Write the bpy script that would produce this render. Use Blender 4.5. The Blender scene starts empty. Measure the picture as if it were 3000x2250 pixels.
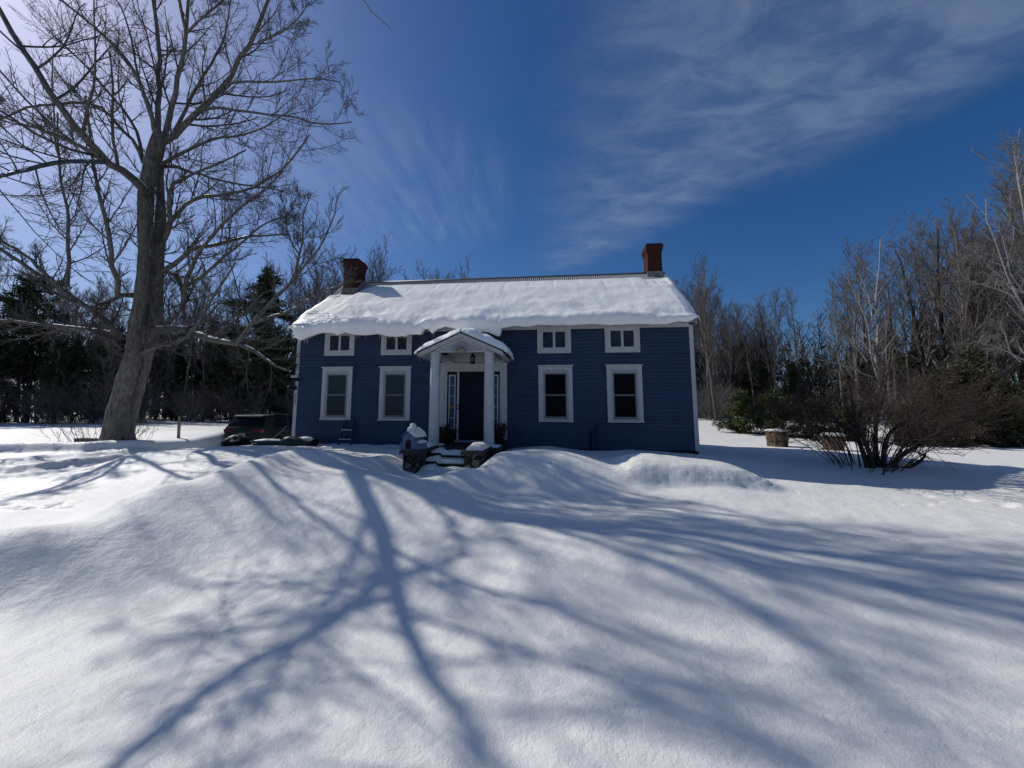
import bpy, math, random
import numpy as np
from mathutils import Matrix, Vector
random.seed(7); RNG = np.random.default_rng(11)
SC = bpy.context.scene; COL = SC.collection
R = math.radians
# ------------------------------------------------------------------ survey frame
# The place was measured from the photograph: camera at eye height, house facade plane, sun direction.
SKYSAT, SKYVAL, SKYSTR, EXPO, TINT = 1.28, 1.0, .096, -.53, (.95, .975, 1.12)
CLOUD1, CLOUD2, CLOUDC = .38, .24, (4.8, 5.8, 7.6)
DENO = True
TH, RO, YAW, SX, SY = R(4.25), R(0.342), R(-6.52), -0.0124, 0.039
CAM = np.array([0, 0, 1.6]); FPX, CX, CY = 1128.0, 1500.0, 1125.0
_fw = np.array([0, math.cos(TH), math.sin(TH)]); _up = np.array([0, -math.sin(TH), math.cos(TH)]); _rt = np.array([1.0, 0, 0])
_r2 = _rt*math.cos(RO)+_up*math.sin(RO); _u2 = _up*math.cos(RO)-_rt*math.sin(RO)
MC = np.stack([_r2, -_u2, _fw], 1)
def ray(x, y): return MC @ np.array([(x-CX)/FPX, (y-CY)/FPX, 1.0])
def at(x, y, Y):                       # survey point (3000 px frame) at forward distance Y
    d = ray(x, y); return CAM + d*(Y/d[1])
S22 = 1.3562
def at2(x, y, Y): return at(x*S22, y*S22, Y)
HU = np.array([math.cos(YAW), math.sin(YAW), 0]); HW = np.array([-math.sin(YAW), math.cos(YAW), 0])
HV = np.array([0, 0, 1.0]) + SX*HU + SY*HW          # the old front leans back a little
HP = np.array([0, 11.4, 0])
HM = np.stack([HU, HW, HV], 1)
def H(u, v, w): return HP + HM @ np.array([u, v, w])
def Hx(P): return HP + np.asarray(P, float) @ HM.T
SUN = ray(-300, -415); SUN /= np.linalg.norm(SUN)

# ------------------------------------------------------------------ object helpers
def tag(o, label=None, cat=None, group=None, kind=None):
    if label: o['label'] = label
    if cat: o['category'] = cat
    if group: o['group'] = group
    if kind: o['kind'] = kind
    return o
def empty(name, loc, label=None, cat=None, group=None, rz=0.0, s=1.0):
    o = bpy.data.objects.new(name, None); COL.objects.link(o)
    o.location = Vector(loc); o.rotation_euler = (0, 0, rz); o.scale = (s, s, s); o.empty_display_size = .2
    return tag(o, label, cat, group)
def parent_keep(o, p):
    o.parent = p
    if p.type == 'EMPTY': o.matrix_parent_inverse = (Matrix.Translation(p.location)).inverted()
def mesh_np(name, V, Q, mats, parent=None, T=None, smooth=False, mi=None, world=True):
    """one mesh object from numpy arrays: V (n,3), Q quads (m,4), T tris (k,3)"""
    me = bpy.data.meshes.new(name); V = np.asarray(V, np.float32)
    Q = np.zeros((0, 4), np.int32) if Q is None else np.asarray(Q, np.int32)
    T = np.zeros((0, 3), np.int32) if T is None else np.asarray(T, np.int32)
    me.vertices.add(len(V)); me.vertices.foreach_set('co', V.ravel())
    nl = Q.size+T.size; me.loops.add(nl)
    me.loops.foreach_set('vertex_index', np.concatenate([Q.ravel(), T.ravel()]).astype(np.int32))
    me.polygons.add(len(Q)+len(T))
    st = np.concatenate([np.arange(len(Q))*4, Q.size+np.arange(len(T))*3]).astype(np.int32)
    me.polygons.foreach_set('loop_start', st)
    if smooth: me.polygons.foreach_set('use_smooth', np.ones(len(Q)+len(T), bool))
    if mi is not None: me.polygons.foreach_set('material_index', np.asarray(mi, np.int32))
    me.update(calc_edges=True); me.validate()
    for m in (mats if isinstance(mats, (list, tuple)) else [mats]): me.materials.append(m)
    o = bpy.data.objects.new(name, me); COL.objects.link(o)
    if parent is not None:
        if world: parent_keep(o, parent)
        else: o.parent = parent
    return o
class MB:
    """collects shapes; builds ONE mesh object. xf maps local points to world"""
    def __init__(s, xf=None): s.v = []; s.f = []; s.xf = xf; s.sm = False
    def add(s, V, F):
        n = len(s.v); s.v += [tuple(map(float, p)) for p in V]; s.f += [tuple(i+n for i in f) for f in F]; return s
    def box(s, a, b, M=None, bev=0.0):
        x0, y0, z0 = [min(p, q) for p, q in zip(a, b)]; x1, y1, z1 = [max(p, q) for p, q in zip(a, b)]
        V = [(x, y, z) for z in (z0, z1) for y in (y0, y1) for x in (x0, x1)]
        if M is not None: V = [tuple(M @ Vector(p)) for p in V]
        return s.add(V, [(0, 2, 3, 1), (4, 5, 7, 6), (0, 1, 5, 4), (2, 6, 7, 3), (0, 4, 6, 2), (1, 3, 7, 5)])
    def prism(s, poly, y0, y1):        # poly in (x,z), counter-clockwise seen from -y
        n = len(poly); V = [(x, y0, z) for x, z in poly]+[(x, y1, z) for x, z in poly]
        F = [tuple(range(n)), tuple(range(2*n-1, n-1, -1))]+[(i, i+n, (i+1) % n+n, (i+1) % n) for i in range(n)]
        return s.add(V, F)
    def tube(s, P, rad, k=8, cap=True):
        P = np.asarray(P, float); n = len(P); rad = np.broadcast_to(np.asarray(rad, float), (n,))
        V, Q = tubes(P[None], rad[None], k); F = [tuple(q) for q in Q]
        if cap: F += [tuple(range(k-1, -1, -1)), tuple(range((n-1)*k, n*k))]
        return s.add(V, F)
    def lathe(s, prof, c=(0, 0, 0), k=16, sx=1, sy=1):   # prof: (r,z)
        V = [(c[0]+r*sx*math.cos(2*math.pi*i/k), c[1]+r*sy*math.sin(2*math.pi*i/k), c[2]+z) for r, z in prof for i in range(k)]
        F = [(j*k+i, j*k+(i+1) % k, (j+1)*k+(i+1) % k, (j+1)*k+i) for j in range(len(prof)-1) for i in range(k)]
        F += [tuple(range(k-1, -1, -1)), tuple(range((len(prof)-1)*k, len(prof)*k))]
        return s.add(V, F)
    def build(s, name, mat, parent=None, smooth=False, bevel=0.0):
        V = np.array(s.v)
        if s.xf is not None: V = s.xf(V)
        me = bpy.data.meshes.new(name); me.from_pydata([tuple(p) for p in V], [], s.f); me.update()
        for m in (mat if isinstance(mat, (list, tuple)) else [mat]): me.materials.append(m)
        if smooth:
            for p in me.polygons: p.use_smooth = True
        o = bpy.data.objects.new(name, me); COL.objects.link(o)
        if parent is not None: parent_keep(o, parent)
        if bevel:
            b = o.modifiers.new('bevel', 'BEVEL'); b.width = bevel; b.segments = 2; b.limit_method = 'ANGLE'; b.angle_limit = R(40)
        return o
def tubes(P, Rr, k):
    """P (B,n,3), Rr (B,n) -> verts, quads of B open tapered tubes"""
    B, n, _ = P.shape
    T = np.gradient(P, axis=1); T /= np.linalg.norm(T, axis=2, keepdims=True)+1e-9
    ref = np.where(np.abs(T[:, :1, 2:3]) > .9, np.array([1., 0, 0]), np.array([0, 0, 1.]))
    ref = np.broadcast_to(ref, T.shape)
    A = np.cross(T, ref); A /= np.linalg.norm(A, axis=2, keepdims=True)+1e-9
    Bn = np.cross(T, A)
    a = np.arange(k)*2*math.pi/k
    V = P[:, :, None]+Rr[:, :, None, None]*(np.cos(a)[:, None]*A[:, :, None]+np.sin(a)[:, None]*Bn[:, :, None])
    idx = np.arange(B*n*k).reshape(B, n, k); nx = np.roll(idx, -1, axis=2)
    Q = np.stack([idx[:, :-1], nx[:, :-1], nx[:, 1:], idx[:, 1:]], -1).reshape(-1, 4)
    return V.reshape(-1, 3), Q
def merge(L):
    Vs, Qs, n = [], [], 0
    for V, Q in L: Vs.append(V); Qs.append(Q+n); n += len(V)
    return np.concatenate(Vs), np.concatenate(Qs)
def spline(P, n):
    P = np.asarray(P, float); m = len(P)
    d = np.r_[0, np.cumsum(np.linalg.norm(np.diff(P[:, :3], axis=0), axis=1))]; t = np.linspace(0, d[-1], n)
    out = np.empty((n, P.shape[1]))
    for j in range(P.shape[1]):
        g = np.gradient(P[:, j], d) if m > 2 else np.full(m, (P[-1, j]-P[0, j])/d[-1])
        i = np.clip(np.searchsorted(d, t)-1, 0, m-2); h = d[i+1]-d[i]; x = (t-d[i])/h
        out[:, j] = (2*x**3-3*x**2+1)*P[i, j]+(x**3-2*x**2+x)*h*g[i]+(-2*x**3+3*x**2)*P[i+1, j]+(x**3-x**2)*h*g[i+1]
    return out
# ------------------------------------------------------------------ numpy noise
_perm = np.random.default_rng(3).permutation(4096)
def _h(i, j): return _perm[(_perm[i & 4095]+j) & 4095]
def noise2(x, y):
    xi = np.floor(x).astype(int); yi = np.floor(y).astype(int); fx = x-xi; fy = y-yi
    u = fx*fx*fx*(fx*(fx*6-15)+10); v = fy*fy*fy*(fy*(fy*6-15)+10)
    def g(i, j, a, b):
        t = _h(i, j)*(2*math.pi/4096); return np.cos(t)*a+np.sin(t)*b
    n00 = g(xi, yi, fx, fy); n10 = g(xi+1, yi, fx-1, fy); n01 = g(xi, yi+1, fx, fy-1); n11 = g(xi+1, yi+1, fx-1, fy-1)
    return (n00*(1-u)+n10*u)*(1-v)+(n01*(1-u)+n11*u)*v
def fbm(x, y, o=4, g=.5):
    s = 0; a = 1.0
    for i in range(o): s = s+a*noise2(x*2**i+17.3*i, y*2**i-9.1*i); a *= g
    return s
# ------------------------------------------------------------------ materials
def nmat(name, base=(.5, .5, .5), rough=.7, spec=.3, metal=0.0):
    m = bpy.data.materials.new(name); m.use_nodes = True; b = m.node_tree.nodes['Principled BSDF']
    b.inputs['Base Color'].default_value = (*base, 1); b.inputs['Roughness'].default_value = rough
    b.inputs['Specular IOR Level'].default_value = spec; b.inputs['Metallic'].default_value = metal
    return m
def nd(m, t, **kw):
    n = m.node_tree.nodes.new(t)
    for k, v in kw.items():
        if k in n.inputs: n.inputs[k].default_value = v
        else: setattr(n, k, v)
    return n
def lk(m, a, b): m.node_tree.links.new(a, b)
def pos(m, scale=(1, 1, 1), rot=(0, 0, 0), obj=False):
    mp = nd(m, 'ShaderNodeMapping'); mp.inputs['Scale'].default_value = scale; mp.inputs['Rotation'].default_value = rot
    if obj: lk(m, nd(m, 'ShaderNodeTexCoord').outputs['Object'], mp.inputs['Vector'])
    else: lk(m, nd(m, 'ShaderNodeNewGeometry').outputs['Position'], mp.inputs['Vector'])
    return mp.outputs['Vector']
def ramp(m, fac, stops):
    r = nd(m, 'ShaderNodeValToRGB'); e = r.color_ramp.elements
    while len(e) < len(stops): e.new(.5)
    for q, (p, c) in zip(e, stops): q.position = p; q.color = (*c, 1) if len(c) == 3 else c
    lk(m, fac, r.inputs['Fac']); return r.outputs['Color']
def noisetex(m, vec, scale, detail=4, rough=.55):
    n = nd(m, 'ShaderNodeTexNoise'); n.inputs['Scale'].default_value = scale; n.inputs['Detail'].default_value = detail
    n.inputs['Roughness'].default_value = rough; lk(m, vec, n.inputs['Vector']); return n.outputs['Fac']
def bump(m, h, dist, strength=1.0, prev=None):
    b = nd(m, 'ShaderNodeBump'); b.inputs['Distance'].default_value = dist; b.inputs['Strength'].default_value = strength
    lk(m, h, b.inputs['Height'])
    if prev is not None: lk(m, prev, b.inputs['Normal'])
    return b.outputs['Normal']
def bs(m): return m.node_tree.nodes['Principled BSDF']
def speckled(name, c0, c1, scale, rough=.8, spec=.2, dist=0.0, stretch=(1, 1, 1), obj=False, detail=5):
    m = nmat(name, c0, rough, spec); v = pos(m, stretch, obj=obj); n = noisetex(m, v, scale, detail)
    lk(m, ramp(m, n, [(.3, c0), (.7, c1)]), bs(m).inputs['Base Color'])
    if dist: lk(m, bump(m, n, dist), bs(m).inputs['Normal'])
    return m
def make_snow(name, d1=.018, d2=.006, base=(.85, .823, .765)):
    m = nmat(name, base, .55, .25); v = pos(m)
    n1 = noisetex(m, v, 9, 4, .6); n2 = noisetex(m, v, 75, 3, .65)
    b1 = bump(m, n1, d1, .8); b2 = bump(m, n2, d2, .8, b1); lk(m, b2, bs(m).inputs['Normal'])
    vo = nd(m, 'ShaderNodeTexVoronoi'); vo.inputs['Scale'].default_value = 170; lk(m, v, vo.inputs['Vector'])
    lk(m, ramp(m, nd_sep(m, vo.outputs['Color']), [(.955, (.55,)*3), (.97, (.16,)*3)]), bs(m).inputs['Roughness'])
    return m
def nd_sep(m, c):
    s = nd(m, 'ShaderNodeSeparateColor'); lk(m, c, s.inputs['Color']); return s.outputs['Red']
SNOW = make_snow('snow'); ROOFSNOW = make_snow('roof snow', .02, .004, (.95, .93, .88))
ICE = nmat('ice', (.72, .77, .82), .15, .5); bs(ICE).inputs['Transmission Weight'].default_value = .35
WHITE = speckled('white trim paint', (.40, .415, .42), (.49, .50, .50), 6, .55, .3, .001)
COLWHITE = speckled('column paint', (.44, .455, .46), (.52, .53, .53), 5, .5, .3, .001)
GREYWHITE = speckled('weathered white sash', (.30, .32, .33), (.36, .37, .38), 8, .6, .3)
SASHGREY = speckled('aluminium sash', (.10, .11, .11), (.14, .15, .15), 8, .5, .4)
def siding():
    m = nmat('blue clapboard paint', (.04, .075, .22), .55, .3)
    v = pos(m, (1, 1, 1)); n = noisetex(m, v, 2.2, 6, .6); v2 = pos(m, (1.2, 1.2, 9)); n2 = noisetex(m, v2, 3, 5)
    c = ramp(m, n, [(.3, (.026, .048, .098)), (.7, (.034, .061, .120))])
    mx = nd(m, 'ShaderNodeMixRGB', blend_type='MULTIPLY'); mx.inputs['Fac'].default_value = .6
    lk(m, c, mx.inputs[1]); lk(m, ramp(m, n2, [(.25, (.72, .74, .78)), (.75, (1, 1, 1))]), mx.inputs[2])
    g_ = nd(m, 'ShaderNodeNewGeometry'); sp = nd(m, 'ShaderNodeSeparateXYZ'); lk(m, g_.outputs['Position'], sp.inputs[0])
    def mt(op, a, b):
        q = nd(m, 'ShaderNodeMath', operation=op)
        for i, t in enumerate((a, b)):
            if isinstance(t, float): q.inputs[i].default_value = t
            else: lk(m, t, q.inputs[i])
        return q.outputs[0]
    fr = mt('FRACT', mt('DIVIDE', mt('SUBTRACT', sp.outputs['Z'], .57), 3.6/34), 0.0)      # board-edge shadow painted as a dark line along each lap
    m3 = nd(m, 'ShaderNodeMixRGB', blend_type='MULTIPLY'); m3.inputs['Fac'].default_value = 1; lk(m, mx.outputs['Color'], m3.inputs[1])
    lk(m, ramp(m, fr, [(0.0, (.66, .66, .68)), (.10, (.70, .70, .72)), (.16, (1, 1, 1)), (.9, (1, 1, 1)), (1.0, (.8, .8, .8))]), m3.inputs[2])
    rowi = mt('FLOOR', mt('DIVIDE', mt('SUBTRACT', sp.outputs['Z'], .57), 3.6/34), 0.0); wn = nd(m, 'ShaderNodeTexWhiteNoise'); wn.noise_dimensions = '2D'; cbx = nd(m, 'ShaderNodeCombineXYZ')
    lk(m, mt('FLOOR', mt('ADD', mt('DIVIDE', sp.outputs['X'], 2.7), mt('MULTIPLY', rowi, .618)), 0.0), cbx.inputs['X']); lk(m, rowi, cbx.inputs['Y']); lk(m, cbx.outputs[0], wn.inputs['Vector'])
    m5 = nd(m, 'ShaderNodeMixRGB', blend_type='MULTIPLY'); m5.inputs['Fac'].default_value = 1; lk(m, m3.outputs[0], m5.inputs[1]); lk(m, ramp(m, wn.outputs['Value'], [(0, (.88, .88, .90)), (1, (1.08, 1.08, 1.06))]), m5.inputs[2]); m3 = m5
    st = noisetex(m, pos(m, (.6, .6, .25)), 1.1, 4); m4 = nd(m, 'ShaderNodeMixRGB', blend_type='MULTIPLY'); m4.inputs['Fac'].default_value = 1; lk(m, m3.outputs[0], m4.inputs[1])
    lk(m, ramp(m, st, [(.3, (.80, .80, .84)), (.7, (1.12, 1.12, 1.1))]), m4.inputs[2])
    lk(m, m4.outputs['Color'], bs(m).inputs['Base Color']); lk(m, bump(m, n2, .002), bs(m).inputs['Normal'])
    return m
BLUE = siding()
DARKPAINT = nmat('near black door paint', (.008, .009, .02), .6, .15)
def glass(name, base, rough=.06, spec=.35):
    m = nmat(name, base, rough, spec); v = pos(m); n = noisetex(m, v, 1.3, 2); lk(m, bump(m, n, .006), bs(m).inputs['Normal']); return m
PANE = glass('dark window glass', (.0025, .003, .004), .06, .06)
SHADE = glass('window glass over drawn shade', (.026, .037, .035), .08, .25)
LACE = speckled('upper window glass over lace', (.006, .009, .016), (.03, .036, .045), 9, .12, .35)
BLUEPANE = glass('sidelight glass', (.03, .07, .13))
def brick():
    m = nmat('red brick', (.2, .04, .03), .85, .15)
    g = nd(m, 'ShaderNodeNewGeometry'); s = nd(m, 'ShaderNodeSeparateXYZ'); lk(m, g.outputs['Position'], s.inputs[0])
    ad = nd(m, 'ShaderNodeMath', operation='ADD'); lk(m, s.outputs['X'], ad.inputs[0]); lk(m, s.outputs['Y'], ad.inputs[1])
    cb = nd(m, 'ShaderNodeCombineXYZ'); lk(m, ad.outputs[0], cb.inputs['X']); lk(m, s.outputs['Z'], cb.inputs['Y'])
    b = nd(m, 'ShaderNodeTexBrick'); lk(m, cb.outputs[0], b.inputs['Vector'])
    b.inputs['Scale'].default_value = 1; b.inputs['Brick Width'].default_value = .21; b.inputs['Row Height'].default_value = .072
    b.inputs['Mortar Size'].default_value = .006; b.inputs['Color1'].default_value = (.070, .020, .015, 1); b.inputs['Color2'].default_value = (.042, .014, .012, 1)
    b.inputs['Mortar'].default_value = (.05, .028, .025, 1)
    n = noisetex(m, pos(m), 14, 4); mx = nd(m, 'ShaderNodeMixRGB', blend_type='MULTIPLY'); mx.inputs['Fac'].default_value = .7
    lk(m, b.outputs['Color'], mx.inputs[1]); lk(m, ramp(m, n, [(.3, (.6, .6, .6)), (.7, (1.1, 1.1, 1.1))]), mx.inputs[2])
    lk(m, mx.outputs['Color'], bs(m).inputs['Base Color']); lk(m, bump(m, b.outputs['Fac'], -.006), bs(m).inputs['Normal'])
    return m
BRICK = brick()
FLASH = speckled('grey flashing mortar', (.05, .05, .05), (.30, .30, .29), 14, .8, .2, .01)
TIN = nmat('corrugated roof metal', (.28, .28, .28), .5, .4, .2)
def stone():
    m = nmat('fieldstone', (.2, .18, .16), .85, .2); v = pos(m); vo = nd(m, 'ShaderNodeTexVoronoi'); vo.feature = 'DISTANCE_TO_EDGE'
    vo.inputs['Scale'].default_value = 6.5; lk(m, v, vo.inputs['Vector'])
    vc = nd(m, 'ShaderNodeTexVoronoi'); vc.inputs['Scale'].default_value = 6.5; lk(m, v, vc.inputs['Vector'])
    n = noisetex(m, v, 22, 5)
    c = ramp(m, nd_sep(m, vc.outputs['Color']), [(.1, (.035, .032, .028)), (.5, (.085, .076, .066)), (.9, (.19, .17, .145))])
    mx = nd(m, 'ShaderNodeMixRGB', blend_type='MULTIPLY'); mx.inputs['Fac'].default_value = 1
    lk(m, c, mx.inputs[1]); lk(m, ramp(m, vo.outputs['Distance'], [(0, (.12, .11, .10)), (.09, (1, 1, 1))]), mx.inputs[2])
    m2 = nd(m, 'ShaderNodeMixRGB', blend_type='MULTIPLY'); m2.inputs['Fac'].default_value = .6; lk(m, mx.outputs[0], m2.inputs[1])
    lk(m, ramp(m, n, [(.3, (.5, .5, .5)), (.7, (1.1, 1.1, 1.1))]), m2.inputs[2])
    lk(m, m2.outputs[0], bs(m).inputs['Base Color'])
    lk(m, bump(m, n, .01, 1, bump(m, ramp(m, vo.outputs['Distance'], [(0, (0, 0, 0)), (.14, (1, 1, 1))]), .05)), bs(m).inputs['Normal'])
    return m
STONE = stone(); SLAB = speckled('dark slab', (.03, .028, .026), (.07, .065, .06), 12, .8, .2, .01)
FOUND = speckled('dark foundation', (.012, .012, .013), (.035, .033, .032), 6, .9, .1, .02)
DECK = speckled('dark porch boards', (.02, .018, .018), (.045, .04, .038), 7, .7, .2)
def bark(name, c0, c1, sc=14, dist=.02, st=(1, 1, .18)):
    m = nmat(name, c0, .9, .12); v = pos(m, st); n = noisetex(m, v, sc, 6, .65)
    lk(m, ramp(m, n, [(.32, c0), (.68, c1)]), bs(m).inputs['Base Color']); lk(m, bump(m, n, dist, 1), bs(m).inputs['Normal']); return m
MAPLE = bark('maple bark', (.058, .055, .051), (.20, .19, .177), 13, .05)
TWIG = speckled('maple twigs', (.060, .056, .052), (.12, .112, .105), 3, .85, .15)
BARKG = bark('grey wood bark', (.09, .085, .078), (.24, .226, .205), 10, .02)
BARKD = bark('dark wet bark', (.018, .016, .015), (.05, .045, .04), 10, .02)
TWIGG = speckled('grey brown twigs', (.105, .098, .090), (.19, .18, .168), 2, .85, .15)
TWIGR = speckled('reddish twigs', (.10, .082, .074), (.17, .14, .125), 2, .85, .15)
TWIGD = speckled('dark twigs', (.036, .025, .021), (.075, .050, .042), 2, .85, .15)
BIRCH = speckled('white birch bark', (.15, .145, .137), (.36, .35, .33), 5, .7, .25, 0, (1, 1, 2.2))
NEEDLE = speckled('dark needles', (.018, .03, .013), (.045, .062, .026), 1.4, .8, .2)
NEEDLEY = speckled('young pine needles', (.04, .055, .018), (.085, .10, .035), 2, .8, .2)
NEEDLEO = speckled('olive juniper sprays', (.045, .048, .024), (.085, .085, .045), 2, .85, .2)
# ------------------------------------------------------------------ snow ground
GP = []
for p in [(0, 1155, 4.2), (100, 1140, 4.6), (200, 1125, 5.0), (270, 1090, 5.4), (330, 1062, 5.8), (400, 1048, 6.2), (500, 1015, 7), (570, 990, 7.8), (640, 977, 8.5), (690, 981, 8.6), (760, 992, 8.6), (830, 1015, 8.4),
          (880, 1035, 8.2), (930, 1036, 8.1), (1000, 1010, 7.9), (1050, 1038, 7.6), (1100, 1050, 7.5),
          (260, 1000, 9.5), (300, 980, 10), (350, 973, 10.3), (450, 967, 10.8), (540, 962, 11.3), (600, 960, 11.6), (700, 960, 11.8), (800, 962, 11.7), (850, 966, 11.4),
          (700, 985, 10), (780, 987, 10), (850, 992, 9.8), (400, 1005, 9.0), (520, 988, 9.4),
          (1070, 982, 8.6), (1130, 978, 8.3), (1220, 988, 8.1), (1310, 1010, 8.0), (1340, 1020, 8.0),
          (1365, 1052, 7.45), (1450, 1054, 7.4), (1550, 1054, 7.4), (1640, 1058, 7.5), (1130, 1040, 7.5), (1240, 1050, 7.4),
          (0, 996, 11.2), (150, 989, 11.9), (300, 980, 13.2)]:
    q = at2(*p); GP.append(q)
for i in range(10): GP[i][2] -= .19                    # the crest itself is added as a sharper ridge
CREST = [tuple(q[:2]) for q in GP[:10]]
GP += [np.array(p, float) for p in [(-1, 1, -.3), (1, 1, -.3), (-2.5, 2, -.3), (0, 3, -.22), (2, 3, -.2), (4, 4, -.12), (6, 5, -.04), (2, 6, .07), (4, 6.5, .06), (0, 5.5, -.02), (-1.3, 5.0, -.2), (-1.5, 6.5, .2), (-2.5, 7.5, .44), (6, 7, .06), (8, 6.5, .03), (10, 6, .03),
    (-3.9, 3.55, -.3), (-4.9, 4.3, -.02), (-3.9, 4.2, -.3), (-4.7, 5.1, .12), (-3.2, 4.4, -.32), (-4.1, 5.6, .08), (-3.3, 6, .10), (-2.6, 4.7, -.27), (-5.2, 3.2, -.3), (-5, 1, -.3), (-3.6, 2.4, -.28), (-8, 2, -.1), (5, 1, -.25), (10, 1, -.15), (0, -3, -.3), (-10, -3, -.2), (10, -3, -.2), (-7.6, 5.3, -.04), (-9, 6.5, -.06), (-12, 7, -.1), (-8.2, 7.4, -.02), (-6.6, 6.9, .08), (-10, 8.2, -.06), (-6.2, 7.8, .2),
    (-13, 9.5, -.08), (-12, 11, -.1), (-11.6, 13, -.12), (-11.2, 15.5, -.15), (-10.6, 18, -.15), (-10.5, 21, -.1), (-9.3, 14, .15), (-8.5, 16, .45), (-13.4, 17.5, .5), (-17, 9, 0), (-20, 11, .3), (-25, 10, .3),
    (5.34, 8.55, .25), (6.83, 8.34, .18), (8.3, 8.11, .12), (9.66, 7.98, .13), (10.47, 8, .22), (6.25, 10.46, .42), (8.22, 10.22, .38), (10.66, 9.83, .33), (12.5, 9.5, .27), (9, 9.3, .33), (13, 6, .12), (16, 9, .3),
    (7.5, 13, .38), (9.6, 14, .36), (11, 12.3, .34), (11.1, 16.2, .36), (7, 16.5, .42), (16, 14, .36), (20, 16.5, .42), (12, 20, .52), (16, 24, .75), (20, 25, .85), (12, 35, 1.25), (0, 30, .9), (25, 14, .5), (40, 30, 1.2), (-20, 22, .6), (-30, 28, .65), (-45, 35, .7), (-15, 30, .75), (-17.5, 13.2, .26), (-14.6, 13.9, .26), (-16.2, 15.1, .36), (-12.9, 15.6, .22), (-24, 17, .5), (-17, 19, .6),
    (0, 60, 1.6), (60, 60, 1.8), (-60, 60, 1.4), (-40, 10, .3), (30, 3, .2), (-40, -10, .1), (40, -20, 0), (0, -30, 0), (150, 150, 3), (-150, 150, 3), (0, 200, 3.5), (150, -100, 0), (-150, -100, 0), (7, 24, .85)]]
for u, v, w in [(-1.25, -3.6, .24), (-1.25, -3.0, .24), (-1.25, -2.5, .26), (-1.2, -1.2, .1), (-2.5, -2.9, .44), (-2.7, -2.2, .55), (-2.6, -1.2, .6), (-.1, -2.6, .42), (.1, -1.9, .6), (0, -1.0, .55), (-2.15, -3.35, .17), (-.55, -3.2, .3),
                (.1, -.1, .55), (1, -.1, .64), (2, -.1, .54), (3.2, -.1, .57), (4.5, -.1, .52), (5.3, -.1, .46), (5.8, .5, .42), (.5, -1.3, .5), (2, -1.4, .48), (3.6, -1.4, .46), (5, -1.2, .4), (1.5, 2.5, .5), (-4, 2.5, .5), (-1.2, 5, .6), (-6.5, -.1, .62), (-5, -.1, .64), (-3.5, -.1, .62)]:
    p = H(u, v, 0); GP.append(np.array([p[0], p[1], w]))
GP = np.array(GP)
def _tps_k(d2): return np.where(d2 > 1e-12, .5*d2*np.log(d2+1e-12), 0)
def _fit():
    X = GP[:, :2]; n = len(X); d2 = ((X[:, None]-X[None])**2).sum(-1); K = _tps_k(d2)+np.eye(n)*.0005
    P = np.c_[np.ones(n), X]; A = np.block([[K, P], [P.T, np.zeros((3, 3))]]); return np.linalg.solve(A, np.r_[GP[:, 2], 0, 0, 0])
_W = _fit()
def base_z(x, y):
    x = np.asarray(x, float).ravel(); y = np.asarray(y, float).ravel(); out = np.empty(len(x)); n = len(GP)
    for i in range(0, len(x), 20000):
        d2 = (x[i:i+20000, None]-GP[None, :, 0])**2+(y[i:i+20000, None]-GP[None, :, 1])**2
        out[i:i+20000] = _tps_k(d2) @ _W[:n]+_W[n]+_W[n+1]*x[i:i+20000]+_W[n+2]*y[i:i+20000]
    return out
def ridge(x, y, P, amp, wid):
    P = np.asarray(P, float); d = np.full(x.shape, 1e9)
    for a, b in zip(P[:-1], P[1:]):
        ab = b-a; t = np.clip(((x-a[0])*ab[0]+(y-a[1])*ab[1])/(ab@ab), 0, 1)
        d = np.minimum(d, np.hypot(x-a[0]-t*ab[0], y-a[1]-t*ab[1]))
    return amp*np.exp(-(d/wid)**2)
FOOT = []
def _trail(a, b, n, r, dz, jit, wob):
    g = np.random.default_rng(int(abs(a[0]*100)))
    for i in range(n):
        t = i/(n-1); FOOT.append((a[0]+(b[0]-a[0])*t+(.09 if i % 2 else -.09)*wob+g.normal(0, jit), a[1]+(b[1]-a[1])*t+g.normal(0, jit), r*g.uniform(.8, 1.2), dz))
_trail((8.0, 7.5), (11.5, 4.6), 12, .085, .05, .05, 1); _trail((8.9, 6.8), (9.6, 6.3), 5, .12, -.05, .04, 1)
_trail((-9.8, 6.9), (-7.3, 6.6), 10, .09, .06, .15, 1); _trail((-10.5, 7.8), (-8.6, 7.2), 7, .08, .05, .2, 1); _trail((6.4, 13.0), (7.4, 12.6), 6, .1, .05, .1, 1)
_trail((6.9, 6.9), (7.6, 7.0), 4, .06, .04, .08, 1)
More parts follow.
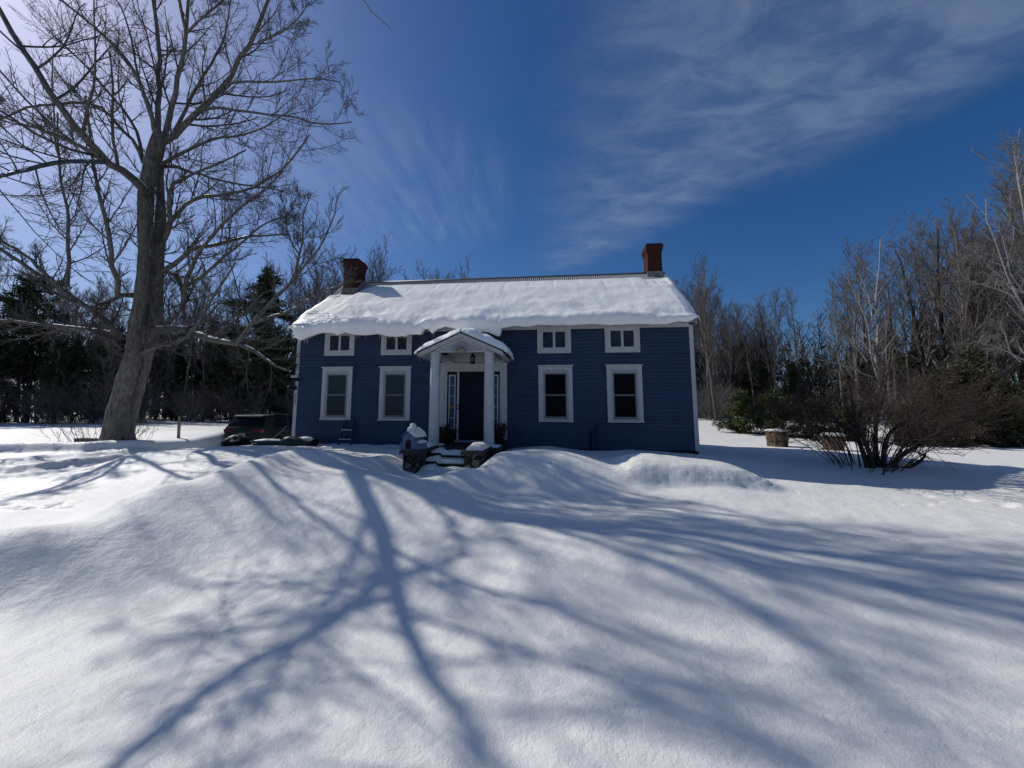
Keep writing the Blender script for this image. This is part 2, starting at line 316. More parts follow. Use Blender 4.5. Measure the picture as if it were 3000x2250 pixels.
def ground_z(x, y):
    sh = np.shape(x); x = np.asarray(x, float).ravel(); y = np.asarray(y, float).ravel(); z = base_z(x, y)
    r = np.hypot(x, y); near = np.clip(1-(r-14)/14, .25, 1); rp = noise2((x*.8+y*.5)*2.2+fbm(x*.7, y*.7, 2)*1.5, (y*.8-x*.5)*.8)
    z = z+.030*fbm(x*.55, y*.55, 3)*near+.010*fbm(x*2.1+5, y*2.1, 3)*near+.0055*fbm(x*6, y*6+3, 3)*near+.012*rp*near*np.clip(.5+fbm(x*.3+9, y*.3, 2)*1.4, 0, 1)
    cd_ = ridge(x, y, [(-8.0, 3.6)]+CREST, 1.0, .58); z = z+.23*cd_*(1+.16*noise2(x*1.1, y*1.1))
    hum = np.exp(-(((x+4.6)/2.6)**2+((y-9.6)/1.6)**2)); z = z+.07*hum*fbm(x*1.3+2, y*1.7, 3)
    # churned, ploughed driveway
    dr = np.exp(-(((x+12.6)/1.7)**2+((y-11.2)/2.2)**2)); z = z+dr*.10*np.abs(fbm(x*2.6, y*1.6+7, 4))
    z = z+ridge(x, y, [(-16, 8.2), (-13.2, 10.4), (-11.9, 13.5)], .16, .22)+ridge(x, y, [(-15, 7.6), (-12.4, 9.8), (-11.2, 12.4)], .09, .16)+ridge(x, y, [(-17, 9.6), (-14.2, 11.2), (-12.4, 13.8)], .09, .2)
    # layered face of the ploughed block
    bu = (x-3.72)*math.cos(R(-4))+(y-8.12)*math.sin(R(-4)); bv = -(x-3.72)*math.sin(R(-4))+(y-8.12)*math.cos(R(-4))
    q = np.abs(bu/(1.42+.08*noise2(y*2, x*.5)))**6+np.abs(bv/(.55+.06*noise2(x*1.6, y*0+2)))**6; blk = np.exp(-q)
    z = z+.33*blk*(1-.10*np.clip(bu, -1.5, 1.5)); fc = np.exp(-((q-.8)/.7)**2)*(bv < 0); z = z+fc*(.012*np.sin(z*70+2*noise2(x*1.5, y*1.5))+.022*fbm(x*8, y*12, 3))
    bd = np.full(x.shape, 1e9); bt = np.zeros(x.shape); L0 = 0       # steep face of the bank the plough left
    BL = [(-30, 10.6), (-20, 11.9), (-16.5, 12.5), (-14.2, 13.0), (-13.0, 14.0), (-12.5, 15.3), (-12.7, 17.5), (-13.2, 21)]
    for (ax, ay), (bx, by) in zip(BL[:-1], BL[1:]):
        dx, dy = bx-ax, by-ay; l = math.hypot(dx, dy); t = np.clip(((x-ax)*dx+(y-ay)*dy)/l/l, 0, 1); px, py = x-ax-t*dx, y-ay-t*dy
        d = np.hypot(px, py); sg = np.where(dx*py-dy*px > 0, 1, -1); m = d < np.abs(bd); bd = np.where(m, d*sg, bd); bt = np.where(m, L0+t*l, bt); L0 += l
    bd = bd+.10*noise2(bt*1.3, bt*0)+.04*noise2(bt*4, bt*0+5); s_ = np.clip((bd+.32)/.40, 0, 1); s_ = s_*s_*(3-2*s_)
    z = z+(.30+.05*noise2(bt*.8, bt*0+2))*s_*np.exp(-np.maximum(bd-.25, 0)/1.3)*np.clip((L0-bt)/3, 0, 1)
    bank = np.exp(-(((x+13.6)/3.5)**2+((y-12.6)/1.4)**2)); z = z+bank*.06*fbm(x*1.7, y*1.7+3, 3)
    # boot prints and small lumps
    for fx, fy, fr, dz in FOOT:
        m = (np.abs(x-fx) < .5) & (np.abs(y-fy) < .5)
        if m.any():
            d = np.hypot(x[m]-fx, (y[m]-fy)*.7)/fr; z[m] += -dz*np.exp(-d**4)+dz*.35*np.exp(-((d-1.25)/.3)**2)
    # cellar, porch and steps keep the snow out
    L = (np.c_[x, y]-HP[:2]); u = L@HU[:2]; v = L@HW[:2]
    ins = np.minimum.reduce([u+6.93, 5.24-u, v-.04, 5.3-v]); z = np.where(ins > 0, z-np.minimum(ins*4, .7), z)
    ps = np.minimum.reduce([u+1.95, -.45-u, v+2.5, .1-v]); z = np.where(ps > 0, np.minimum(z, .24+.13*np.clip(v+2.4, 0, 1.2)), z)
    return z.reshape(sh)
def axis(segs):
    out = [segs[0][0]]
    for a, b, s in segs: n = max(1, int(round((b-a)/s))); out += list(np.linspace(a, b, n+1)[1:])
    return np.array(out)
gx = axis([(-420, -80, 34), (-80, -24, 3.5), (-24, -14, .16), (-14, -7, .075), (-7, 7, .05), (7, 13, .075), (13, 24, .2), (24, 80, 3.5), (80, 420, 34)])
gy = axis([(-420, -40, 40), (-40, -2, 4), (-2, 1, .2), (1, 9.6, .045), (9.6, 15, .09), (15, 26, .25), (26, 80, 3), (80, 460, 38)])
X, Y = np.meshgrid(gx, gy); Z = ground_z(X, Y)
ni, nj = X.shape; idx = np.arange(ni*nj).reshape(ni, nj)
GROUND = mesh_np('snow_ground', np.stack([X, Y, Z], -1).reshape(-1, 3), np.stack([idx[:-1, :-1], idx[:-1, 1:], idx[1:, 1:], idx[1:, :-1]], -1).reshape(-1, 4), SNOW, smooth=True)
tag(GROUND, 'snow covered yard with ploughed banks, drifts and tree shadows', None, None, 'structure')
def gz(x, y): return float(ground_z(np.array([x]), np.array([y]))[0])
# ------------------------------------------------------------------ house (u along the front, v depth, w up)
U0, U1, DEP = -6.96, 5.27, 5.3
RV, RW, EV, EW = 2.65, 6.70, -.12, 4.34              # ridge and eave of the roof top surface
SL = (RW-EW)/(RV-EV)
def rw(v): return EW+SL*(v-EV) if v <= RV else RW-SL*(v-RV)
def hb(): return MB(Hx)
HOUSE = empty('house', H(-.85, 2.6, 0), 'dark blue clapboard house with white trim and snow covered roof', 'house')
def part(mb, name, mat, parent=HOUSE, **k): return mb.build(name, mat, parent, **k)
W_ = hb()
n = 34; e = (4.17-.57)/n
for i in range(n):                                     # lapped boards on the front
    w0 = .57+i*e; V = [(U0+.1, -.018, w0), (U1-.1, -.018, w0), (U1-.1, -.001, w0+e+.004), (U0+.1, -.001, w0+e+.004), (U0+.1, .03, w0), (U1-.1, .03, w0)]
    W_.add(V, [(0, 1, 2, 3), (4, 5, 1, 0)])
gab = [(0.03, .5), (DEP, .5), (DEP, 4.1), (RV, RW-.16), (.03, 4.1)]
for u, s in ((U0+.01, -1), (U1-.01, 1)):
    W_.add([(u, v, w) for v, w in gab], [tuple(range(5)) if s < 0 else (4, 3, 2, 1, 0)])
    for i in range(52):
        w0 = .55+i*.112
        if w0 > RW-.35: break
        half = 2.6 if w0 < 4.1 else (RW-.2-w0)/SL-.05
        a, b = (RV-half, RV+half) if w0 >= 4.1 else (.05, DEP-.05)
        if b-a > .1: W_.add([(u, a, w0+.112), (u, b, w0+.112), (u+s*.012, b, w0), (u+s*.012, a, w0)], [(0, 1, 2, 3)])
W_.add([(U0, DEP-.01, .5), (U1, DEP-.01, .5), (U1, DEP-.01, 4.1), (U0, DEP-.01, 4.1)], [(0, 1, 2, 3)])
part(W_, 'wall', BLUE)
part(hb().box((U0+.02, .015, -.4), (U1-.02, DEP-.03, .56)), 'foundation', FOUND)
for u in (U0, U1-.115):
    b = hb().box((u, -.03, .56 if u > 0 else .6), (u+.115, .09, 4.17)); part(b, 'corner_board', WHITE, bevel=.004)
part(hb().box((U0+.115, -.034, 4.10), (U1-.115, .02, 4.215)), 'frieze_board', WHITE)
rf = hb(); t = .12                                     # roof slabs
for (a, b) in ((EV, RV), (2*RV-EV, RV)):
    V = [(u, v, rw(v)-d) for u in (U0-.07, U1+.07) for v in (a, b) for d in (0, t)]
    rf.add(V, [(0, 2, 6, 4), (1, 5, 7, 3), (0, 4, 5, 1), (0, 1, 3, 2), (4, 6, 7, 5), (2, 3, 7, 6)])
part(rf, 'roof', TIN)
cr = hb()                                              # corrugations of the bare strip under the ridge
ug = np.linspace(U0+.95, U1-.05, 3000); cv = .022*np.cos(ug*2*math.pi/.076)
V = [(u, v, rw(v)+.02+c) for v in (1.9, RV) for u, c in zip(ug, cv)]; m_ = len(ug)
cr.add(V, [(i, i+1, m_+i+1, m_+i) for i in range(m_-1)])
part(cr, 'roof_sheet', TIN, smooth=True)
part(hb().tube([(U0-.06, RV, RW+.012), (U1+.06, RV, RW+.012)], .05, 8), 'ridge_cap', SASHGREY, smooth=True)
for u in (U0-.075, U1+.05):
    for a, b in ((EV+.01, RV), (2*RV-EV-.01, RV)):
        V = [(uu, v, rw(v)-d) for uu in (u, u+.03) for v in (a, b) for d in (.01, .17)]
        part(hb().add(V, [(0, 1, 3, 2), (4, 6, 7, 5), (0, 4, 5, 1), (2, 3, 7, 6), (0, 2, 6, 4), (1, 5, 7, 3)]), 'rake_board', WHITE)

part(hb().box((U0, EV+.03, EW-.125), (U1, -.0, EW-.105)), 'soffit', WHITE)
# roof snow: thick over the eave, thin at the ridge
EB = [(-7.0, 4.22), (-6.9, 4.2), (-6.74, 4.05), (-6.69, 3.88), (-6.41, 3.765), (-6.19, 3.88), (-5.99, 3.97), (-5.79, 4.03), (-5.465, 4.0), (-5.26, 3.92), (-5.06, 4.01), (-4.74, 3.93), (-4.38, 3.925), (-4.03, 3.957), (-3.87, 3.916), (-3.59, 3.845), (-3.1, 3.846),
      (-3.03, 3.9), (-2.64, 3.888), (-2.58, 4.06), (-2.43, 4.07), (-2.31, 3.931), (-2.155, 4.07), (-1.93, 4.14), (-1.66, 4.07), (-1.02, 4.01), (-.63, 3.94), (-.35, 3.81), (-.27, 3.82), (-.24, 4.04), (.15, 4.12), (.54, 4.08), (.82, 4.145), (1.38, 4.126), (1.81, 4.097), (2.44, 4.125), (2.74, 4.078), (3.7, 4.107), (4.37, 4.065), (4.74, 4.15), (5.0, 4.135), (5.2, 4.25), (5.36, 4.36)]
EB = np.array(EB)
us = np.unique(np.r_[np.linspace(U0-.08, U1+.09, 210), EB[:, 0].clip(U0-.08, U1+.09)]); NS = 46
eb = np.interp(us, EB[:, 0], EB[:, 1])
top = np.interp(us, [-7.1, -6.75, -6.05, -5.86, -5.5, -3, 0, 4.35, 4.55, 4.9, 5.15, 5.25, 5.4], [1.72, 1.72, 1.72, 2.2, 2.36, 2.36, 2.33, 2.33, 2.2, 2.17, 2.25, 2.5, 2.62])
EVS = -.32
ext = np.clip((4.25-eb)/.4, 0, 1.15)                   # how far the cornice of snow creeps out
out = .17+.10*ext+.10*fbm(us*.9, us*0+3.3, 3)+.03*fbm(us*4, us*0+1.3, 2)
edge = np.clip(np.minimum(us-(U0-.08), (U1+.09)-us)/.35, 0, 1)**.5
P = []
for i, u in enumerate(us):
    lip = EVS-out[i]; v1 = top[i]+.03*noise2(np.array([u*3]), np.array([.5]))[0]; row = []
    s = np.linspace(0, 1, NS-14)
    v = v1+(lip+.16-v1)*s
    th = .035+.16*np.clip((v1-v)/.9, 0, 1)+.20*np.clip(s-.1, 0, 1)
    und = (.012+.15*s*s)*fbm(np.full_like(v, u*.55), v*1.5, 4)+.02*fbm(np.full_like(v, u*2.6), v*3, 3)
    seam = -.02*np.exp(-(((u*1.15) % 1-.5)/.05)**2)*np.clip((v-1.0)/.7, 0, 1)
    step = .05*np.exp(-(((v-1.62-.03*math.sin(u*3))/.03)**2))*(1 if u > 2.2 else 0)
    h = np.maximum(th*(.35+.65*edge[i])+(und+seam-step)*np.clip((v1-v)/.25, 0, 1), .012)
    base = EW+SL*(v-EV)
    row += [(u, vv, bb+hh) for vv, bb, hh in zip(v, base, h)]
    vt, wt = v[-1], base[-1]+h[-1]
    wb = eb[i]+.012*noise2(np.array([u*11]), np.array([7.7]))[0]
    n2 = 9; q = np.linspace(0, 1, n2+1)[1:]            # rounded lip
    hgt = max(wt-wb, .05)
    for a in q:
        vv = vt-.17*math.sin(min(a*1.6, 1)*math.pi/2)*(.5+.5*edge[i])+.02*noise2(np.array([u*3.0]), np.array([a*3]))[0]+.05*max(a-.75, 0)*4*.5
        row.append((u, vv, wt-hgt*(a**1.25)))
    vb = row[-1][1]
    row += [(u, vb+.09, wb+.012), (u, min(vb+.22, -.06), wb+.05), (u, -.06, max(wb+.12, 4.18)), (u, .05, 4.36), (u, .25, EW+SL*(.25-EV)-.02)]
    P.append(row)
m = min(len(r) for r in P); P = np.array([r[:m] for r in P])
# round both gable ends of the snow down to the roof
ni, nj = P.shape[:2]; ix = np.arange(ni*nj).reshape(ni, nj)
Q = np.stack([ix[:-1, :-1], ix[:-1, 1:], ix[1:, 1:], ix[1:, :-1]], -1).reshape(-1, 4)
V = P.reshape(-1, 3); ends = []
for r, flip in ((ix[0], 0), (ix[-1], 1)):
    c = len(V); V = np.r_[V, P[0 if not flip else -1].mean(0)[None]]
    for a, b in zip(r[:-1], r[1:]): ends.append((a, b, c) if flip else (b, a, c))
RS = mesh_np('roof_snow', Hx(V), Q, ROOFSNOW, HOUSE, T=np.array(ends), smooth=True)
ic = hb(); g = np.random.default_rng(5)
ICL = []
for u in np.r_[g.uniform(-6.6, -2.7, 60), g.uniform(-.2, 5.0, 30), g.uniform(-3.9, -3.0, 14)]:
    w = np.interp(u, EB[:, 0], EB[:, 1]); L = min(.04+g.exponential(.035), .2); r = g.uniform(.004, .009)
    vv = -.42-.1*np.clip((4.25-w)/.4, 0, 1)+g.uniform(0, .12); ICL.append((u, vv, w+.02, L, r))
for u, L in ((-5.28, .16), (-4.72, .14), (-3.98, .16), (.84, .28), (1.72, .14), (2.82, .26), (-5.0, .16), (-2.29, .16)):
    ICL.append((u, -.45, np.interp(u, EB[:, 0], EB[:, 1])+.02, L, .011))
for u, vv, w, L, r in ICL: ic.tube([(u, vv, w), (u+.003, vv, w-L*.5), (u, vv, w-L)], [r, r*.6, .001], 5)
part(ic, 'icicle_fringe', ICE, smooth=True)['kind'] = 'stuff'
# chimneys
def chimney(u0, u1, v0, v1, wt, cap, hi):
    wb = rw(v0)-.3
    c = part(hb().box((u0, v0, wb), (u1, v1, wt-.28)), 'chimney', BRICK)
    band = hb().box((u0-.03, v0-.03, wt-.28), (u1+.03, v1+.03, wt-.17)).box((u0-.055, v0-.055, wt-.17), (u1+.055, v1+.055, wt-.05)); band.build('corbel', BRICK, c)
    hb().box((u0-cap, v0-cap, wt-.05), (u1+cap, v1+cap, wt+.005)).build('cap_slab', DARKPAINT if hi else BRICK, c)
    f = hb(); r = rw(v0); rb = min(rw(v1), RW)
    f.add([(u0-.05, v0-.05, r-.05), (u1+.05, v0-.05, r-.05), (u1+.012, v0-.012, r+.20), (u0-.012, v0-.012, r+.20), (u0-.05, v1+.05, rb-.05), (u1+.05, v1+.05, rb-.05), (u1+.012, v1+.012, rb+.2), (u0-.012, v1+.012, rb+.2)],
          [(0, 1, 2, 3), (1, 5, 6, 2), (4, 0, 3, 7), (5, 4, 7, 6)]); f.build('flashing', FLASH, c)
    return c
chimney(-6.64, -6.10, 1.9, 2.54, 7.42, .03, False)['label'] = 'left brick chimney low on the roof slope'
CH = chimney(4.69, 5.19, 2.42, 3.05, 7.74, .03, True); CH['label'] = 'right brick chimney at the ridge with dark cap slab'
sn = hb().lathe([(.0, .0), (.10, 0), (.11, .05), (.06, .1), (0.001, .115)], (5.16, 2.9, 7.745), 10); sn.build('snow_cap', SNOW, CH, smooth=True)
sb = hb().lathe([(.0, 0), (.2, 0), (.24, .1), (.2, .2), (.1, .26), (.001, .27)], (5.37, 2.95, RW-.2), 12, .6, 1); part(sb, 'ridge_snow', SNOW, smooth=True)
# windows
def ring(mb, u0, u1, w0, w1, t, v0, v1, tb=None, tt=None):
    tb = t if tb is None else tb; tt = t if tt is None else tt
    mb.box((u0, v0, w0), (u0+t, v1, w1)); mb.box((u1-t, v0, w0), (u1, v1, w1))
    if tb: mb.box((u0+t, v0, w0), (u1-t, v1, w0+tb))
    if tt: mb.box((u0+t, v0, w1-tt), (u1-t, v1, w1))
    return mb
def low_window(c, glassmat, label):
    w = empty('window', H(c, 0, 1.34)); parent_keep(w, HOUSE); w['label'] = label
    def sub(mb, n, m, **k): return mb.build(n, m, w, **k)
    sub(ring(hb(), c-.5, c+.5, 1.38, 2.965, .125, -.045, .0, 0, .10), 'casing', WHITE, bevel=.004)
    sub(ring(hb(), c-.375, c+.375, 1.38, 2.865, .05, -.032, .0, .055, .095), 'inner_casing', GREYWHITE)
    hc = hb(); hc.prism([(c-.505, 2.965), (c+.505, 2.965), (c+.53, 3.0), (c+.53, 3.012), (c-.53, 3.012), (c-.53, 3.0)], -.075, .0); sub(hc, 'head_cap', WHITE)
    sub(hb().box((c-.51, -.07, 1.335), (c+.51, .0, 1.38)), 'sill', WHITE, bevel=.004)
    s = ring(hb(), c-.325, c+.325, 1.435, 2.77, .035, -.031, -.012, .06, .035).box((c-.29, -.029, 2.095), (c+.29, -.012, 2.145)); sub(s, 'sash', SASHGREY)
    sub(hb().box((c-.29, -.0235, 1.495), (c+.29, -.013, 2.735)), 'pane', glassmat)
    return w
def high_window(c, label):
    w = empty('window', H(c, 0, 3.37)); parent_keep(w, HOUSE); w['label'] = label
    def sub(mb, n, m, **k): return mb.build(n, m, w, **k)
    sub(ring(hb(), c-.5, c+.5, 3.37, 4.18, .105, -.046, .0, .105, .08), 'casing', WHITE, bevel=.004)
    sub(ring(hb(), c-.395, c+.395, 3.475, 4.10, .065, -.034, .0, .065, .08).box((c-.036, -.03, 3.54), (c+.036, 0, 4.02)), 'sash', WHITE)
    sub(hb().box((c-.33, -.024, 3.54), (c+.33, -.012, 4.02)), 'pane', LACE)
low_window(-5.525, SHADE, 'lower window above the stepladder with drawn dark green shade'); low_window(-3.617, SHADE, 'lower window beside the porch with drawn dark green shade')
low_window(1.312, PANE, 'lower window right of the porch with black glass'); low_window(3.295, PANE, 'lower window nearest the right corner with black glass')
high_window(-5.504, 'small upper window at the left end half hidden by snow'); high_window(-3.615, 'small upper window left of the porch under snow')
high_window(1.29, 'small upper window right of the porch'); high_window(3.275, 'small upper window nearest the right corner')
# entrance
DS = empty('door_surround', H(-1.15, 0, .8)); parent_keep(DS, HOUSE)
b = hb(); ring(b, -2.177, -.127, .80, 3.075, .135, -.06, 0, 0, .17); b.build('casing', WHITE, DS, bevel=.004)
b = hb(); ring(b, -2.042, -.262, .72, 2.905, .08, -.045, 0, 0, .07); b.build('inner_casing', WHITE, DS, bevel=.003)
hb().box((-2.19, -.09, 3.075), (-.115, 0, 3.10)).build('head_cap', WHITE, DS)
for u in (-1.648, -.712): hb().box((u, -.05, .74), (u+.06, 0, 2.835)).build('post', WHITE, DS)
hb().box((-1.962, -.16, .70), (-.342, 0, .775)).build('threshold', GREYWHITE, DS)
DOOR = part(hb().box((-1.588, -.030, .775), (-.712, 0, 2.835)), 'door', DARKPAINT)
d = hb()
for z0, z1 in ((.95, 1.75), (1.95, 2.7)): ring(d, -1.47, -.83, z0, z1, .03, -.042, -.030)
d.build('door_panel', DARKPAINT, DOOR)
h = hb().box((-1.66, -.09, 1.80), (-1.56, -.05, 1.825)).box((-1.66, -.1, 1.70), (-1.57, -.05, 1.72)).box((-1.575, -.1, 1.70), (-1.56, -.05, 1.825)); h.build('handle', DARKPAINT, DOOR)
for u0, u1, p0, p1 in ((-1.962, -1.648, -1.91, -1.70), (-.652, -.342, -.60, -.39)):
    s = part(hb().box((u0, -.022, .775), (u1, 0, 2.835)), 'sidelight', DARKPAINT)
    f = ring(hb(), p0, p1, 1.103, 2.74, .035, -.036, -.022, .04, .045)
    for k in range(1, 5): f.box((p0+.035, -.034, 1.103+k*.327-.008), (p1-.035, -.022, 1.103+k*.327+.008))
    f.build('frame', WHITE, s); hb().box((p0+.035, -.027, 1.14), (p1-.035, -.0225, 2.7)).build('pane', BLUEPANE, s)
# portico
PO = empty('portico', H(-1.18, -.7, .7)); parent_keep(PO, HOUSE)
def po(mb, n, m, **k): return mb.build(n, m, PO, **k)
VF = -1.36; AP = (-1.19, 3.715); TL, TR_ = (-2.33, 3.2), (-.05, 3.2); PS = (AP[1]-TL[1])/(AP[0]-TL[0])
for u in (-1.925, -.44):
    c = hb().lathe([(.15, .72), (.15, .765), (.142, .78), (.138, .8), (.139, 1.6), (.134, 2.4), (.122, 3.06), (.122, 3.08), (.134, 3.09), (.134, 3.11), (.125, 3.12), (.125, 3.185), (.145, 3.19), (.145, 3.215)], (u, VF+.02, 0), 28); po(c, 'column', COLWHITE, smooth=True).modifiers.new('es', 'EDGE_SPLIT')
pf = hb(); pf.prism([(-2.16, 3.218), (-.22, 3.218), (AP[0], AP[1]-.10)], VF-.03, VF+.1); PED = po(pf, 'pediment', WHITE)
ry = hb(); c0 = np.array([-1.198, 3.226])
for a in np.linspace(8, 172, 17):
    dr = np.array([math.cos(R(a)), math.sin(R(a))]); L = min(.36 if a != 90 else .37, (.40/max(abs(dr[0]), .01)) if abs(dr[0]) > .1 else 1)
    # stop under the rake
    lim = (AP[1]-.15-c0[1])/(dr[1]+PS*abs(dr[0])); L = min(lim*.97, .92)
    p0 = c0+dr*.085; p1 = c0+dr*L; nrm = np.array([-dr[1], dr[0]])
    t = .0085
    ry.add([(p0[0]-nrm[0]*t, VF-.0335, p0[1]-nrm[1]*t), (p1[0]-nrm[0]*t*1.3, VF-.0335, p1[1]-nrm[1]*t*1.3), (p1[0]+nrm[0]*t*1.3, VF-.0335, p1[1]+nrm[1]*t*1.3), (p0[0]+nrm[0]*t, VF-.0335, p0[1]+nrm[1]*t)], [(0, 1, 2, 3)])
ry.build('sunburst_ray', SASHGREY, PO)
po(hb().prism([(c0[0]+.082*math.cos(R(a)), 3.222+.078*math.sin(R(a))) for a in range(0, 181, 15)], VF-.05, VF-.03), 'sun_medallion', speckled('old gold paint', (.30, .22, .05), (.42, .32, .09), 20, .5, .4))
rb = hb()
for tip, s in ((TL, 1), (TR_, -1)):                    # rake boards: two steps
    for off, dep, v0, v1 in ((0, .10, VF-.14, VF-.03), (0, .055, VF-.17, VF-.14)):
        rb.prism([(tip[0], tip[1]-.0), (tip[0], tip[1]-dep), (AP[0], AP[1]-dep*1.02), (AP[0], AP[1])][::(1 if s > 0 else -1)], v0, v1)
po(rb, 'rake_board', WHITE)
pr = hb()
for tip, s in ((TL, 1), (TR_, -1)): pr.prism([(tip[0]-s*.03, tip[1]+.0), (AP[0], AP[1]+.008), (AP[0], AP[1]+.035), (tip[0]-s*.03, tip[1]+.028)][::(1 if s > 0 else -1)], VF-.2, .0)
po(pr, 'roof', SLAB)
un = hb()
for tip, s in ((TL, 1), (TR_, -1)):                    # white soffit boards seen from below
    un.prism([(tip[0], tip[1]-.10), (tip[0]+s*.36, tip[1]-.10+.36*PS), (tip[0]+s*.36, tip[1]-.08+.36*PS), (tip[0], tip[1]-.0)][::(1 if s > 0 else -1)], VF-.03, .0)
un.prism([(-1.80, 3.26), (-.57, 3.26), (-1.0, 3.45), (-1.4, 3.45)], -.02, .0)
un.box((-2.16, -.028, 3.12), (-.2, 0, 3.5)); un.box((-2.06, -.10, 3.102), (-1.78, -.03, 3.15)); un.box((-.55, -.10, 3.102), (-.3, -.03, 3.15))
for u in (-1.925, -.44): un.box((u-.09, VF+.1, 3.13), (u+.09, -.03, 3.215))
po(un, 'soffit', WHITE)
def drift(u0, u1, v0, v1, hgt, face, nu=26, nv=16, seed=0, pw=.55):
    """pillow of snow on a surface given by face(u,v)"""
    V = []; 
    for j in range(nv+1):
        for i in range(nu+1):
            a, b = i/nu, j/nv; u = u0+(u1-u0)*a; v = v0+(v1-v0)*b
            k = (1-abs(2*a-1)**4)*(1-abs(2*b-1)**4)
            h = hgt*max(k, 0)**pw*(1+.35*float(fbm(np.array([u*3+seed]), np.array([v*3.0]), 3)[0]))
            V.append((u, v, face(u, v)+h-.012*(k <= 0)))
    F = [(j*(nu+1)+i, j*(nu+1)+i+1, (j+1)*(nu+1)+i+1, (j+1)*(nu+1)+i) for j in range(nv) for i in range(nu)]
    return V, F
def pface(u, v): return (AP[1]+.036-PS*abs(u-AP[0]))
s1 = hb(); s1.add(*drift(-2.46, -1.16, VF-.20, .0, .20, pface, 40, 22, 3, .36)); s1.add(*drift(-1.20, .10, VF-.18, .0, .27, pface, 40, 22, 8, .36)); po(s1, 'portico_snow', ROOFSNOW, smooth=True)
ic = hb()
for k in range(26):
    u = g.choice([-2.44, .07])+g.uniform(-.03, .03); v = g.uniform(VF-.15, -.1); L = .03+g.exponential(.04); w = 3.18+g.uniform(-.02, .02); ic.tube([(u, v, w), (u, v, w-L)], [.008, .001], 5)
po(ic, 'icicle_fringe', ICE)['kind'] = 'stuff'
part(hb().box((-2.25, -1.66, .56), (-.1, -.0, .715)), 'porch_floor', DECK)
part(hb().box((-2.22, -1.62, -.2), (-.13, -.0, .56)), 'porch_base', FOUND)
def pf_(u, v): return .715
for a_ in ((-2.23, -1.72, -1.62, -.9, .06, pf_, 16, 12, 5), (-.62, -.13, -1.64, -1.0, .05, pf_, 14, 12, 9)):
    sp = hb(); sp.add(*drift(*a_)); part(sp, 'porch_snow', SNOW, smooth=True)
# pipes and conduit low on the front
part(hb().tube([(2.475, -.05, 1.25), (2.47, -.05, .4)], .035, 8).tube([(2.475, -.05, 1.25), (2.475, .02, 1.27)], .035, 8), 'vent_pipe', BLUE, smooth=True)
part(hb().tube([(2.31, -.04, 1.0), (2.30, -.04, .4)], .022, 8).box((2.26, -.08, 1.0), (2.36, 0, 1.08)), 'spigot_pipe', DARKPAINT)
# house number, four figures down the corner board
NUM = empty('house_number', H(-6.9, -.03, 1.84)); parent_keep(NUM, HOUSE)
for k, ch in enumerate('8204'):
    cu = bpy.data.curves.new('figure', 'FONT'); cu.body = ch; cu.size = .105; cu.align_x = 'CENTER'; cu.extrude = .003
    tmp = bpy.data.objects.new('figure_tmp', cu); COL.objects.link(tmp); dg = bpy.context.evaluated_depsgraph_get(); me = bpy.data.meshes.new_from_object(tmp.evaluated_get(dg)); bpy.data.objects.remove(tmp)
    c = np.array([v.co[:] for v in me.vertices]); L = np.c_[-6.902+c[:, 0], -.035-c[:, 2], 2.085-k*.082+c[:, 1]]; me.vertices.foreach_set('co', Hx(L).astype(np.float32).ravel()); me.update()
    me.materials.clear(); me.materials.append(SASHGREY); o = bpy.data.objects.new('figure', me); COL.objects.link(o); parent_keep(o, NUM)
# floodlight and meter on the left corner
UB = empty('corner_floodlight', H(-6.95, -.1, 2.6), 'dark floodlight and cable box with pale hood on the left house corner', 'floodlight')
hb().box((-7.02, -.16, 2.665), (-6.80, -.03, 2.735)).build('hood', WHITE, UB, bevel=.01)
hb().box((-7.0, -.13, 2.56), (-6.83, -.03, 2.665)).build('housing', DARKPAINT, UB)
hb().lathe([(.03, 0), (.075, .03), (.07, .12), (.02, .16)], (-7.08, -.05, 2.74), 10).build('lamp_head', DARKPAINT, UB)
hb().lathe([(.03, 0), (.07, .03), (.08, .11), (.03, .15)], (-7.13, -.02, 2.27), 10).box((-7.0, -.1, 2.28), (-6.88, -.03, 2.40)).build('meter_box', DARKPAINT, UB)
hb().tube([(-6.93, -.05, 3.12), (-6.9, -.06, 3.1), (-6.95, -.06, 2.98), (-6.99, -.05, 2.8), (-6.98, -.05, 2.56), (-6.93, -.05, 2.47), (-6.98, -.06, 2.36)], .012, 6).lathe([(.02, 0), (.035, .02), (.02, .05)], (-6.9, -.06, 3.08), 8).build('cable', DARKPAINT, UB)
# things about the porch
LA = empty('porch_lantern', H(-1.055, -.6, 3.02), 'dark hanging porch lantern between the white columns', 'lantern')
hb().lathe([(.045, 3.0), (.07, 3.02), (.07, 3.04), (.055, 3.05)], (-1.055, -.6, 0), 6).build('lantern_base', DARKPAINT, LA)
hb().lathe([(.08, 3.2), (.085, 3.215), (.05, 3.26), (.03, 3.30), (.012, 3.33)], (-1.055, -.6, 0), 6).tube([(-1.055, -.6, 3.33), (-1.055, -.6, 3.47)], .008, 6).build('lantern_cap', DARKPAINT, LA)
l = hb()
for k in range(6): a = k*math.pi/3; l.tube([(-1.055+.062*math.cos(a), -.6+.062*math.sin(a), 3.04), (-1.055+.075*math.cos(a), -.6+.075*math.sin(a), 3.205)], .007, 5)
l.build('lantern_frame', DARKPAINT, LA); hb().lathe([(.052, 3.05), (.064, 3.2)], (-1.055, -.6, 0), 6).build('lantern_glass', SASHGREY, LA)
